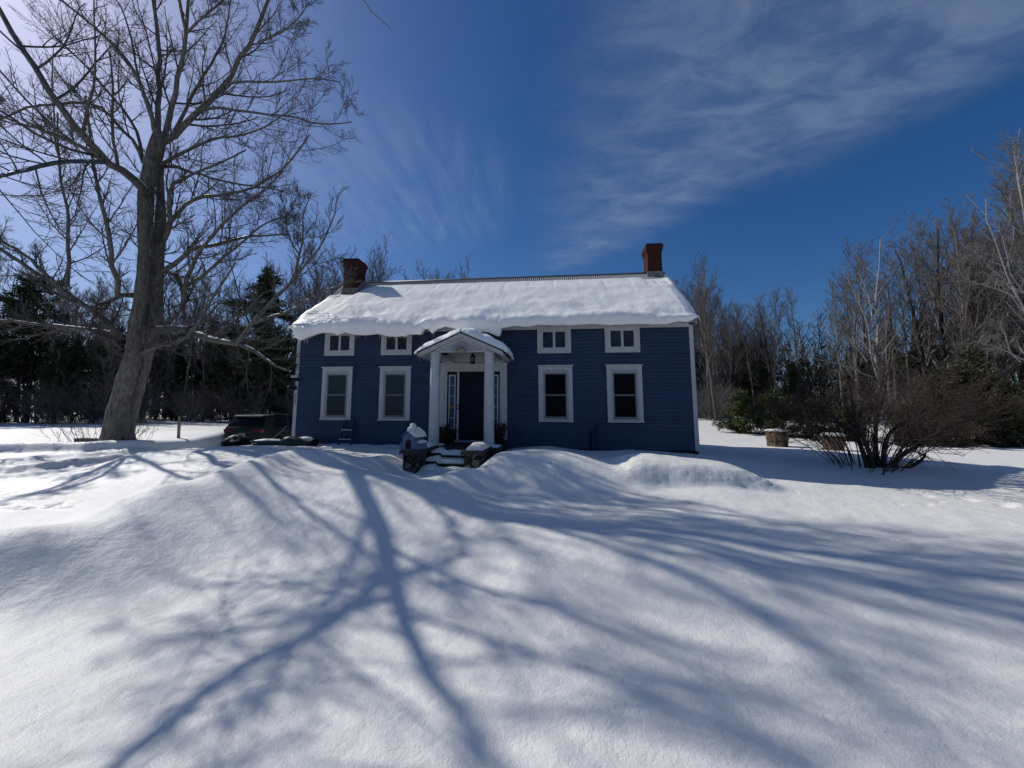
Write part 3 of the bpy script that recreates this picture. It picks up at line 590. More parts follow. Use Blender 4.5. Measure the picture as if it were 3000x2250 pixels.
def cheek(u0, u1, label, rsn):
    p = empty('stone_pier', H((u0+u1)/2, -2.9, 0), label, 'stone pier', 'stone cheek piers beside the porch steps')
    V = []; nu, nv, nw = 6, 26, 14
    M_ = hb()
    def wall(pts):                                      # displaced rubble face
        a, b, c, d = [np.array(q, float) for q in pts]; n1 = max(3, int(np.linalg.norm(b-a)/.06)); n2 = 14; L = []
        nr = np.cross(b-a, d-a); nr /= np.linalg.norm(nr)
        for j in range(n2+1):
            for i in range(n1+1):
                s, t = i/n1, j/n2; q = (a*(1-s)+b*s)*(1-t)+(d*(1-s)+c*s)*t
                k = 0 if i in (0, n1) or j in (0, n2) else 1
                L.append(q+nr*.03*k*float(fbm(np.array([q[0]*7+q[1]*7]), np.array([q[2]*8]), 3)[0]))
        M_.add(L, [(j*(n1+1)+i, j*(n1+1)+i+1, (j+1)*(n1+1)+i+1, (j+1)*(n1+1)+i) for j in range(n2) for i in range(n1)])
    v0, v1, w0, w1 = -2.92, -1.0, -.25, .665
    wall([(u0, v0, w0), (u1, v0, w0), (u1, v0, w1), (u0, v0, w1)]); wall([(u1, v0, w0), (u1, v1, w0), (u1, v1, w1), (u1, v0, w1)]); wall([(u0, v1, w0), (u0, v0, w0), (u0, v0, w1), (u0, v1, w1)])
    M_.build('rubble_wall', STONE, p)
    hb().box((u0-.07, -3.0, .665), (u1+.07, -1.5, .745)).build('cap_slab', SLAB, p, bevel=.015)
    s = hb(); s.add(*drift(*rsn, lambda u, v: .742, 18, 20, u0*3)); s.build('snow_cap', SNOW, p, smooth=True)
    return p
cheek(-2.12, -1.80, 'left fieldstone pier carrying the blue house shaped mailbox', (-2.15, -1.76, -2.25, -1.5, .10))
cheek(-.72, -.38, 'right fieldstone pier with bare slab front and snow pillow', (-.74, -.33, -2.75, -1.6, .13))
ST = empty('front_steps', H(-1.25, -2.2, 0), 'dark porch steps half buried in shadowed snow between stone piers', 'steps')
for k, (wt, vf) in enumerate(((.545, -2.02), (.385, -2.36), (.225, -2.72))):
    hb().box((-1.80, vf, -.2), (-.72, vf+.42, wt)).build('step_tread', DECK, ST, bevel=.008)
    s = hb(); s.add(*drift(-1.84, -.70, vf+.03-(.0 if k < 2 else 0), vf+.42, .11, lambda u, v: wt+(.06 if u < -1.5 else 0), 26, 10, k*5)); s.build('tread_snow', SNOW, ST, smooth=True)
# ------------------------------------------------------------------ things in the yard
def place(px, py, Y0=3, Y1=70):
    for Yv in np.arange(Y0, Y1, .05):
        p = at(px, py, Yv)
        if p[2] <= gz(p[0], p[1]): return p
    return at(px, py, Y1)
def frame(o, ang):                      # local x right, y back, z up
    c, s = math.cos(ang), math.sin(ang); o = np.asarray(o, float)
    def f(V): V = np.asarray(V, float); return np.c_[o[0]+V[:, 0]*c-V[:, 1]*s, o[1]+V[:, 0]*s+V[:, 1]*c, o[2]+V[:, 2]]
    return f
# house shaped mailbox on the left pier
LB = speckled('faded blue mailbox paint', (.095, .16, .235), (.13, .20, .28), 9, .6, .3)
mo = H(-1.99, -2.62, .745); MX = empty('house_mailbox', mo, 'pale blue house shaped mailbox with arched dark door and snow on its roof', 'mailbox')
fx = frame(mo, YAW-R(9))
def mb(): return MB(fx)
b = mb(); b.prism([(-.145, 0), (.145, 0), (.145, .30), (0, .405), (-.145, .30)], -.24, .22); b.build('body', LB, MX)
b = mb(); b.prism([(-.24, 0), (.24, 0), (.21, .155), (-.21, .155)], -.225, .225); b.build('base_box', LB, MX)
b = mb()
for s in (-1, 1): b.prism([(s*.19, .275), (0, .415), (0, .445), (s*.20, .30)][::(-1 if s > 0 else 1)], -.29, .25)
b.build('roof', speckled('slate blue roof board', (.05, .08, .13), (.08, .11, .17), 9, .7, .2), MX)
b = mb(); b.prism([(-.072, .02), (.072, .02)]+[(.072*math.cos(R(a)), .155+.072*math.sin(R(a))) for a in range(0, 181, 20)], -.246, -.239); b.build('arched_door', DARKPAINT, MX)
b = mb(); b.box((-.05, -.25, .165), (.05, -.246, .175)); b.build('door_handle', nmat('dull red', (.2, .03, .03)), MX)
def ell(mbx, c, r, nu=14, nv=9, wob=.12, sd=0):
    V = []; 
    for j in range(nv+1):
        t = math.pi*j/nv
        for i in range(nu):
            a = 2*math.pi*i/nu; d = np.array([math.sin(t)*math.cos(a), math.sin(t)*math.sin(a), math.cos(t)])
            k = 1+wob*float(fbm(np.array([d[0]*1.6+sd+d[2]]), np.array([d[1]*1.6+d[2]*.7]), 2)[0]); V.append(tuple(np.array(c)+np.array(r)*d*k))
    mbx.add(V, [(j*nu+i, (j+1)*nu+i, (j+1)*nu+(i+1) % nu, j*nu+(i+1) % nu) for j in range(nv) for i in range(nu)]); return mbx
b = mb(); 
V, F = drift(-.02, .205, -.30, .25, .10, lambda u, v: .44-.71*abs(u), 14, 16, 2); b.add(V, F); ell(b, (.015, -.12, .46), (.085, .15, .07)); ell(b, (.0, -.05, .545), (.06, .10, .055), sd=4); b.add(*drift(.13, .24, -.16, .22, .05, lambda u, v: .155, 8, 12, 4))
b.build('snow_cap', SNOW, MX, smooth=True)
# stepladder
LD = empty('stepladder', H(-5.0, -.3, .5), 'blue stepladder leaning on the house wall under the left lower window', 'ladder')
LBL = speckled('ladder blue', (.02, .035, .10), (.03, .05, .13), 8, .5, .3); ALU = nmat('worn aluminium', (.42, .43, .44), .45, .5, .3)
def lp(u, w): return (u, -.08-(1.33-w)*.30, w)
l = hb()
for a, c in ((-5.185, -5.235), (-4.895, -4.80)): l.add([(x+dx, lp(x, w)[1]+dy, w) for x, w in ((a, 1.33), (c, .4)) for dx in (-.02, .02) for dy in (-.035, .035)], [(0, 1, 3, 2), (4, 6, 7, 5), (0, 4, 5, 1), (2, 3, 7, 6), (0, 2, 6, 4), (1, 5, 7, 3)])
for a, c in ((-5.15, -5.17), (-4.9, -4.86)): l.tube([(a, -.07, 1.3), (c, -.06, .4)], .014, 6)
l.build('rail', LBL, LD); hb().box((-5.21, -.13, 1.305), (-4.87, -.04, 1.345)).build('top_cap', LBL, LD)
for w in (1.045, .765, .52):
    y = lp(0, w)[1]; k = (1.33-w)/.93; hb().box((-5.19-.04*k, y-.05, w-.012), (-4.89+.085*k, y+.04, w+.012)).build('step', ALU, LD)
# snow shovel and pots by the door
SH = empty('snow_shovel', H(-1.83, -.4, .72), 'snow shovel with yellow grip standing beside the left sidelight', 'shovel')
YEL = nmat('yellow grip', (.45, .25, .03), .6, .3)
hb().tube([(-1.885, -.13, 1.80), (-1.86, -.13, 1.74), (-1.83, -.14, 1.66)], .018, 6).tube([(-1.84, -.13, 1.79), (-1.80, -.14, 1.70)], .016, 6).build('grip', YEL, SH)
hb().tube([(-1.83, -.14, 1.70), (-1.81, -.35, .98)], .014, 6).build('shaft', DARKPAINT, SH)
hb().add([(-2.0, -.36, 1.02), (-1.62, -.36, 1.02), (-1.6, -.5, .73), (-2.02, -.5, .73), (-2.0, -.33, 1.02), (-1.62, -.33, 1.02), (-1.6, -.47, .73), (-2.02, -.47, .73)], [(0, 1, 2, 3), (7, 6, 5, 4), (0, 3, 7, 4), (1, 5, 6, 2), (0, 4, 5, 1)]).build('scoop', DARKPAINT, SH)
def sprays(C, D, n, ln, wd, spread, rng, droop=0.0):
    """n narrow needle cards scattered about points C with directions D"""
    m = len(C); i = rng.integers(0, m, n); c = C[i]+rng.normal(0, spread, (n, 3)); d = D[i]+rng.normal(0, .55, (n, 3)); d[:, 2] -= droop
    d /= np.linalg.norm(d, axis=1, keepdims=True); s = np.cross(d, rng.normal(0, 1, (n, 3))); s /= np.linalg.norm(s, axis=1, keepdims=True)
    L = ln*rng.uniform(.6, 1.3, n)[:, None]; w = wd*rng.uniform(.7, 1.3, n)[:, None]
    V = np.stack([c, c+d*L*.5+s*w, c+d*L, c+d*L*.5-s*w], 1).reshape(-1, 3); return V, np.arange(4*n).reshape(n, 4)
def pot(u, v, label, n, hgt, rad):
    o = H(u, v, .715); p = empty('potted_shrub', o, label, 'potted plant'); MB(frame(o, YAW)).lathe([(.10, 0), (.13, .16), (.14, .17), (.12, .17)], k=12).build('pot', DARKPAINT, p)
    a = RNG.uniform(0, 2*math.pi, 70); z = RNG.uniform(.1, 1, 70); C = np.c_[np.cos(a)*rad*.6*RNG.random(70), np.sin(a)*rad*.5*RNG.random(70), .14+z*hgt]; D = np.c_[np.cos(a)*.8, np.sin(a)*.8, np.full(70, .5)]
    V, Q = sprays(C, D, n, .12, .016, rad*.25, RNG); mesh_np('foliage', V+o, Q, TWIGD, p)
pot(-1.78, -.75, 'dark evergreen pot left of the front door', 700, .22, .28); pot(-.30, -.42, 'dark evergreen pot half behind the right porch column', 500, .34, .2)
# black heap, green tub and bundle by the left corner
BLK = nmat('black plastic', (.005, .005, .007), .5, .12)
c0 = at(695, 1305, 12.4); zg = gz(c0[0], c0[1])
HPB = empty('black_plastic_heap', (c0[0], c0[1], zg), 'black plastic covered heap in the snow in front of the parked car', 'covered heap')
b = MB(); ell(b, (c0[0], c0[1], zg+.06), (.47, .35, .36), 30, 16, .22, 2); HB = b.build('cover', BLK, HPB, smooth=True)
for q in ((-.27, -.16, .325, .03), (-.18, -.16, .375, .025), (.1, -.14, .405, .02)): b = MB(); ell(b, (c0[0]+q[0], c0[1]+q[1], zg+q[2]), (q[3], q[3]*.6, q[3]*.35)); b.build('snow_fleck', SNOW, HPB, smooth=True)
GRN = speckled('dark green tarp', (.018, .03, .028), (.03, .045, .04), 6, .55, .3, .004)
GT = empty('garden_tub', (-7.35, 11.75, gz(-7.35, 11.75)), 'low dark green tub filled with snow beside the rolled tarp', 'tub')
zt = gz(-7.35, 11.75); b = MB(); b.lathe([(.42, -.1), (.50, .06), (.53, .13), (.50, .135), (.48, .10), (.2, .06)], (-7.32, 11.75, zt), 28, 1.05, .55); b.build('shell', GRN, GT, smooth=True)
b = MB(); ell(b, (-7.32, 11.75, zt+.07), (.50, .26, .11), 24, 10, .2); b.build('snow_fill', SNOW, GT, smooth=True)
TB = empty('tarp_bundle', (-6.35, 11.55, gz(-6.35, 11.5)), 'dark green rolled tarp bundle with black tied end by the house corner', 'tarp bundle')
p = np.array([(-7.02, 11.62, zt-.02), (-6.85, 11.6, zt+.05), (-6.66, 11.57, zt+.10), (-6.4, 11.54, zt+.09), (-6.15, 11.52, zt+.07), (-5.98, 11.5, zt+.06)]); P2 = spline(np.c_[p, [.03, .12, .175, .165, .13, .10]], 26)
b = MB(); b.tube(P2[:, :3], P2[:, 3]*(1+.08*noise2(np.arange(26)*.6, np.zeros(26))), 18); b.build('tarp', GRN, TB, smooth=True)
b = MB(); b.tube([(-6.0, 11.5, zt+.05), (-5.9, 11.49, zt+.08), (-5.8, 11.49, zt+.10), (-5.74, 11.49, zt+.06)], [.10, .12, .13, .07], 14); b.build('tied_end', BLK, TB, smooth=True)
b = MB(); ell(b, (-6.22, 11.66, zt+.12), (.30, .14, .14), 20, 9, .15, 3); b.build('snow_cap', SNOW, TB, smooth=True)
# parked car
CARP = speckled('dark car paint', (.010, .013, .014), (.016, .02, .021), 2, .45, .2); CARG = nmat('car glass', (.004, .005, .006), .22, .14); TYRE = nmat('tyre rubber', (.012, .012, .012), .85, .2); LAMP = nmat('red lens', (.10, .006, .009), .3, .4); RIM = nmat('alloy rim', (.35, .36, .37), .35, .5, .6); PLAST = nmat('grey plastic', (.03, .031, .032), .6, .3)
co = np.array([-11.56, 16.62, -.2]); CAR = empty('parked_car', co, 'dark grey suv parked in the driveway, front hidden behind the house', 'car'); cf = frame(co, -R(6.4))
def loft(secs, mat, name, parent=CAR, smooth=True, closed=True):
    b = MB(cf); n = len(secs[0][1]); V = [(x, y, z) for y, s in secs for x, z in s]; F = []
    for j in range(len(secs)-1):
        for i in range(n if closed else n-1): F.append((j*n+i, j*n+(i+1) % n, (j+1)*n+(i+1) % n, (j+1)*n+i))
    F += [tuple(range(n-1, -1, -1)), tuple(range((len(secs)-1)*n, len(secs)*n))]; b.add(V, F); o = b.build(name, mat, parent, smooth); 
    if smooth: o.modifiers.new('es', 'EDGE_SPLIT').split_angle = R(38)
    return o
def sect(w, zb, zt, bul=.03): return [(-w+.08, zb), (w-.08, zb), (w, zb+.10), (w+bul, (zb+zt)/2), (w, zt-.12), (w-.06, zt), (-w+.06, zt), (-w, zt-.12), (-w-bul, (zb+zt)/2), (-w, zb+.10)]
loft([(0.0, sect(.74, .42, .82, .01)), (.03, sect(.86, .34, 1.06, .02)), (.08, sect(.90, .28, 1.13)), (.35, sect(.91, .26, 1.14)), (1.5, sect(.89, .24, 1.06, .015)), (3.2, sect(.89, .24, 1.03, .02)), (3.75, sect(.89, .25, 1.02)), (4.2, sect(.85, .28, .95)), (4.5, sect(.76, .34, .84)), (4.58, sect(.68, .42, .72))], CARP, 'body')
def gh(w0, z0, w1, z1): return [(-w0, z0), (w0, z0), (w1, z1-.04), (w1-.1, z1), (-w1+.1, z1), (-w1, z1-.04)]
loft([(.10, gh(.84, 1.08, .83, 1.16)), (.42, gh(.85, 1.05, .71, 1.59)), (1.2, gh(.85, 1.02, .69, 1.64)), (2.4, gh(.84, 1.02, .66, 1.61)), (2.85, gh(.84, 1.0, .61, 1.55)), (3.62, gh(.80, 1.0, .74, 1.04))], CARG, 'glasshouse')
def quadp(name, pts, mat, parent=CAR, t=.012):
    b = MB(cf); P = [np.array(q, float) for q in pts]; n = np.cross(P[1]-P[0], P[-1]-P[0]); n = n/np.linalg.norm(n)*t; k = len(P)
    b.add([tuple(q+n) for q in P]+[tuple(q-n) for q in P], [tuple(range(k)), tuple(range(2*k-1, k-1, -1))]+[(i, i+k, (i+1) % k+k, (i+1) % k) for i in range(k)]); return b.build(name, mat, parent)
quadp('roof', [(-.69, .36, 1.585), (.69, .36, 1.585), (.64, 1.2, 1.64), (.63, 2.4, 1.615), (.56, 2.82, 1.565), (-.56, 2.82, 1.565), (-.63, 2.4, 1.615), (-.64, 1.2, 1.64)], CARP, t=.02)
quadp('spoiler', [(-.66, .24, 1.56), (.66, .24, 1.56), (.68, .45, 1.61), (-.68, .45, 1.61)], CARP, t=.022)
for s in (-1, 1):
    quadp('rear_pillar', [(s*.865, .12, 1.08), (s*.87, .70, 1.08), (s*.735, .95, 1.52), (s*.72, .42, 1.59)], CARP)
    quadp('door_pillar', [(s*.855, 1.72, 1.03), (s*.855, 1.80, 1.03), (s*.665, 1.82, 1.60), (s*.665, 1.76, 1.60)], PLAST)
    quadp('front_pillar', [(s*.83, 3.35, 1.02), (s*.83, 3.50, 1.02), (s*.63, 2.92, 1.55), (s*.64, 2.80, 1.57)], CARP)
    quadp('door_handle', [(s*.925, 1.35, .90), (s*.925, 1.60, .90), (s*.925, 1.60, .94), (s*.925, 1.35, .94)], PLAST)
    MB(cf).tube([(s*.60, .75, 1.66), (s*.60, 1.4, 1.70), (s*.59, 2.5, 1.66)], .02, 6).build('roof_rail', PLAST, CAR)
    b = MB(cf); ell(b, (s*1.0, 2.85, 1.07), (.11, .06, .08), 12, 8, 0); b.build('mirror', CARP, CAR, smooth=True)
    tl = MB(cf); tl.add([(s*.42, -.012, .92), (s*.84, -.006, .88), (s*.962, .10, .90), (s*.965, .34, .97), (s*.92, .03, 1.03), (s*.42, .002, .99), (s*.42, .07, .90), (s*.78, .09, .86), (s*.88, .2, .88), (s*.87, .34, .93), (s*.82, .15, .99), (s*.42, .08, .97)], [(0, 1, 4, 5), (1, 2, 3, 4), (5, 4, 10, 11), (4, 3, 9, 10), (0, 6, 7, 1), (1, 7, 8, 2)]); tl.build('tail_lamp', LAMP, CAR)
    for y in (.92, 3.62):
        arch = MB(cf); arch.tube([(s*.91, y+.43*math.cos(R(a)), .34+.43*math.sin(R(a))) for a in range(-5, 186, 10)], .05, 6); arch.build('wheel_arch', PLAST, CAR, smooth=True)
        m0 = MB(cf); prof = [(.10, -.11), (.30, -.11), (.355, -.08), (.355, .08), (.30, .11), (.10, .11)]
        V = [(s*.84+z, y+r*math.cos(2*math.pi*i/24), .35+r*math.sin(2*math.pi*i/24)) for r, z in prof for i in range(24)]
        m0.add(V, [(j*24+i, j*24+(i+1) % 24, (j+1)*24+(i+1) % 24, (j+1)*24+i) for j in range(5) for i in range(24)]); wh = m0.build('wheel', TYRE, CAR)
        m1 = MB(cf); m1.tube([(s*.90, y, .35), (s*.955, y, .35)], .06, 10)
        for k in range(5):
            a = 2*math.pi*k/5; m1.tube([(s*.945, y, .35), (s*.95, y+.22*math.cos(a), .35+.22*math.sin(a))], .028, 6)
        m1.tube([(s*.945, y+.23*math.cos(2*math.pi*k/20), .35+.23*math.sin(2*math.pi*k/20)) for k in range(21)], .018, 6); m1.build('rim', RIM, wh)
MB(cf).box((-.80, -.02, .38), (.80, .06, .56)).build('bumper', PLAST, CAR, bevel=.02)
MB(cf).box((-.16, -.008, .70), (.16, .03, .86)).build('number_plate', speckled('faded plate', (.16, .15, .16), (.26, .24, .25), 40, .6, .3), CAR)
MB(cf).box((-.5, .0, .875), (.5, .03, .895)).build('tailgate_trim', PLAST, CAR)
DS_ = MB(); p0 = at(800, 1284, 12.9); p1 = at(841, 1247, 12.7); p2 = at(834, 1262, 12.8); DS_.tube([p0-np.array([0, 0, .1]), p0, (p0+p1)/2+np.array([.02, 0, .0]), p1], .008, 5).tube([p1*.6+p0*.4, p2+np.array([.12, 0, -.02])], .005, 5)
tag(DS_.build('dry_weed_stalk', TWIGG), 'thin dry weed stalk standing in snow in front of the car', 'weed')
# marker post, tree bench, log rounds
pp = at(523, 1284, 15.6); pt = at(526, 1221, 15.6); WOODP = speckled('weathered post wood', (.16, .13, .09), (.30, .25, .19), 7, .85, .15, .004, (1, 1, .2))
b = MB(); b.tube([pp-np.array([0, 0, .4]), (pp+pt)/2, pt, pt+np.array([0, 0, .02])], [.055, .053, .05, .03], 10); tag(b.build('wooden_post', WOODP, smooth=False), 'short pale wooden post in the snow bank left of the car', 'post')
TBN = empty('tree_bench', (-15, 14.9, .4), 'weathered plank bench round the foot of the big bare tree', 'bench')
q0, q1 = at(217, 1284, 14.4), at(470, 1294, 14.4); d = (q1-q0)/np.linalg.norm(q1-q0); nrm = np.array([-d[1], d[0], 0])
def plank(a, b_, wd, th, nm, mat=WOODP):
    m = MB(); d_ = (b_-a)/np.linalg.norm(b_-a); n_ = np.array([-d_[1], d_[0], 0]); n_ /= np.linalg.norm(n_)
    m.add([tuple(p+n_*s*wd+np.array([0, 0, z])) for p in (a, b_) for s in (0, 1) for z in (0, -th)], [(0, 1, 3, 2), (4, 6, 7, 5), (0, 4, 5, 1), (2, 3, 7, 6), (0, 2, 6, 4), (1, 5, 7, 3)]); return m.build(nm, mat, TBN, bevel=.006)
BW = speckled('old bench wood', (.05, .045, .04), (.12, .105, .09), 6, .9, .15, .004, (.4, 1, 1))
plank(q0, q1, .16, .06, 'seat_plank', BW); plank(q0+nrm*.2, q1+nrm*.2, .16, .06, 'seat_plank', BW); plank(q0+nrm*.02-np.array([0, 0, .06]), q1+nrm*.02-np.array([0, 0, .06]), .03, .10, 'apron', BW)
r0, r1 = at(455, 1285, 16.3), at(517, 1287, 15.6); plank(q1, r1, .3, .06, 'seat_plank', BW); plank(r0+np.array([-2.4, .5, .02]), r1, .16, .06, 'seat_plank', BW)
for t in (.02, .2, .95):
    p = q0+(q1-q0)*t; m = MB(); m.add([(p[0]+x, p[1]+y, p[2]+z) for z in (-.06, -.5) for x, y in ((0, 0), (.09, 0), (.09, .09), (0, .09))], [(0, 3, 2, 1), (4, 5, 6, 7)]+[(i, (i+1) % 4, 4+(i+1) % 4, 4+i) for i in range(4)]); m.build('leg', BW, TBN)
LOGB = bark('stump bark', (.022, .016, .012), (.22, .165, .115), 6, .06, (1, 1, .45))
for px, py, wt, ht, lab in ((2278, 1307, .385, .58, 'large log round with snow cap nearest the house corner'), (2441, 1318, .34, .52, 'smaller log round seen through the stems of the dark bush')):
    p = place(px, py, 8); o = empty('log_round', p, lab, 'log', 'log rounds standing in the snow'); V = []; n = 26; rows = [(1.0-.0, ht), (1.0, ht*.97), (.97, ht*.6), (.92, ht*.3), (.88, -.2)]
    for r, z in rows:
        for i in range(n): a = 2*math.pi*i/n; k = wt*r*(1+.13*float(fbm(np.array([math.cos(a)*1.9+px]), np.array([math.sin(a)*1.9+z*.8]), 3)[0])); V.append((p[0]+k*math.cos(a), p[1]+k*math.sin(a), p[2]+z))
    b = MB(); b.add(V, [(j*n+i, (j+1)*n+i, (j+1)*n+(i+1) % n, j*n+(i+1) % n) for j in range(4) for i in range(n)]+[tuple(range(n))]); b.build('log', LOGB, o, smooth=False)
    b = MB(); b.lathe([(wt*1.03, ht-.01), (wt*1.04, ht+.04), (wt*.9, ht+.075), (wt*.4, ht+.09), (.001, ht+.092)], p, n); b.build('snow_cap', SNOW, o, smooth=True)

for px, py, L, a, lab in ((152, 2073, .05, .5, 'small dark twig scrap lying on the lower left snow'), (1980, 1858, .06, 1.9, 'thin dark twig lying on the snow right of centre'), (2250, 2060, .03, .3, 'dark seed scrap on the near snow at lower right')):
    p = place(px, py, 1.2); b = MB(); d = np.array([math.cos(a), math.sin(a), .12])*L; b.tube([p+np.array([0, 0, .004])-d*.5, p+np.array([0, 0, .008]), p+np.array([0, 0, .006])+d*.5], [.003, .0045, .002], 5); tag(b.build('fallen_twig', TWIGD), lab, 'twig')
# ------------------------------------------------------------------ branch growth
def spawn(P, Rr, c, t0, t1, ratio, ang, up, wob, n, rng, r_ratio=.55, rmin=.004, lmin=.0, lmax=99):
    """c side branches on each of B parents; returns child polylines (B*c,n,3) and radii"""
    B, m, _ = P.shape; L = np.linalg.norm(np.diff(P, axis=1), axis=2).sum(1)
    t = (t0+(t1-t0)*(np.arange(c)[None]+rng.random((B, c)))/c)*(m-1); i = np.clip(t.astype(int), 0, m-2); f = (t-i)[..., None]; b = np.arange(B)[:, None]
    S = P[b, i]*(1-f)+P[b, i+1]*f; T = P[b, i+1]-P[b, i]; T /= np.linalg.norm(T, axis=2, keepdims=True)+1e-9
    Rp = Rr[b, i]*(1-f[..., 0])+Rr[b, i+1]*f[..., 0]
    N = rng.normal(0, 1, T.shape); N -= (N*T).sum(2, keepdims=True)*T; N /= np.linalg.norm(N, axis=2, keepdims=True)+1e-9
    a = R(1)*(ang+rng.normal(0, ang*.22, (B, c)))[..., None]; D = np.cos(a)*T+np.sin(a)*N
    ln = np.clip(L[:, None]*ratio*(1.05-.55*t/(m-1))*rng.uniform(.6, 1.25, (B, c)), lmin, lmax); D = D.reshape(-1, 3); S = S.reshape(-1, 3); ln = ln.ravel()
    out = np.empty((B*c, n, 3)); out[:, 0] = S; st = (ln/(n-1))[:, None]
    for k in range(1, n):
        D = D+rng.normal(0, wob, D.shape); D[:, 2] += up; D /= np.linalg.norm(D, axis=1, keepdims=True); out[:, k] = out[:, k-1]+D*st
    r0 = np.maximum(np.minimum(Rp.ravel()*r_ratio, ln*.03+.004), rmin); rr = np.maximum(r0[:, None]*np.linspace(1, .35, n)[None], rmin*.8); return out, rr
def limb_from_px(pts, n=14):             # survey points: x, y (3000 px frame), distance, radius in px
    L = [np.r_[at(x, y, Yd), r*Yd/FPX*.82] for x, y, Yd, r in pts]; S = spline(np.array(L), n); return S[:, :3], np.maximum(S[:, 3], .006)
# ------------------------------------------------------------------ the big maple
g = np.random.default_rng(21)
tb = at(339, 1279, 14.5); TREE = empty('bare_maple', (tb[0], tb[1], gz(tb[0], tb[1])), 'huge bare twin stemmed maple with snowy limbs at the left of the yard', 'tree')
zg = gz(tb[0], tb[1])
stemL = [(337, 1300, 14.5, 42.8), (338, 1270, 14.5, 37.2), (342, 1225, 14.4, 31.6), (354, 1170, 14.3, 28.8), (384, 1062, 14.0, 24.2), (399, 953, 13.8, 21.4), (414, 845, 13.6, 19.5), (424, 736, 13.4, 20.5), (424, 640, 13.3, 22.3), (430, 545, 13.2, 22.3), (447, 470, 13.1, 21.4), (462, 410, 13.0, 20.5), (466, 385, 13.0, 14.9)]
stemR = [(362, 1300, 14.8, 27.9), (368, 1262, 14.8, 21.4), (384, 1210, 14.8, 20.5), (398, 1160, 14.7, 18.6), (420, 1062, 14.5, 23.2), (442, 953, 14.3, 27.0), (455, 845, 14.1, 23.2), (464, 736, 13.9, 20.5), (470, 640, 13.8, 15.8), (470, 545, 13.6, 12.1), (470, 480, 13.4, 9.3)]
def cx2(pts, Y0, Y1, r0, r1):            # crop of the first 1000 px, drawn at 2.212x
    k = len(pts); return [(x/2.212, y/2.212, Y0+(Y1-Y0)*i/(k-1), r0+(r1-r0)*i/(k-1)) for i, (x, y) in enumerate(pts)]
def ox(pts, Y0, Y1, r0, r1):
    k = len(pts); return [(x, y, Y0+(Y1-Y0)*i/(k-1), r0+(r1-r0)*i/(k-1)) for i, (x, y) in enumerate(pts)]
fork = at2(231, 349, 8.5)
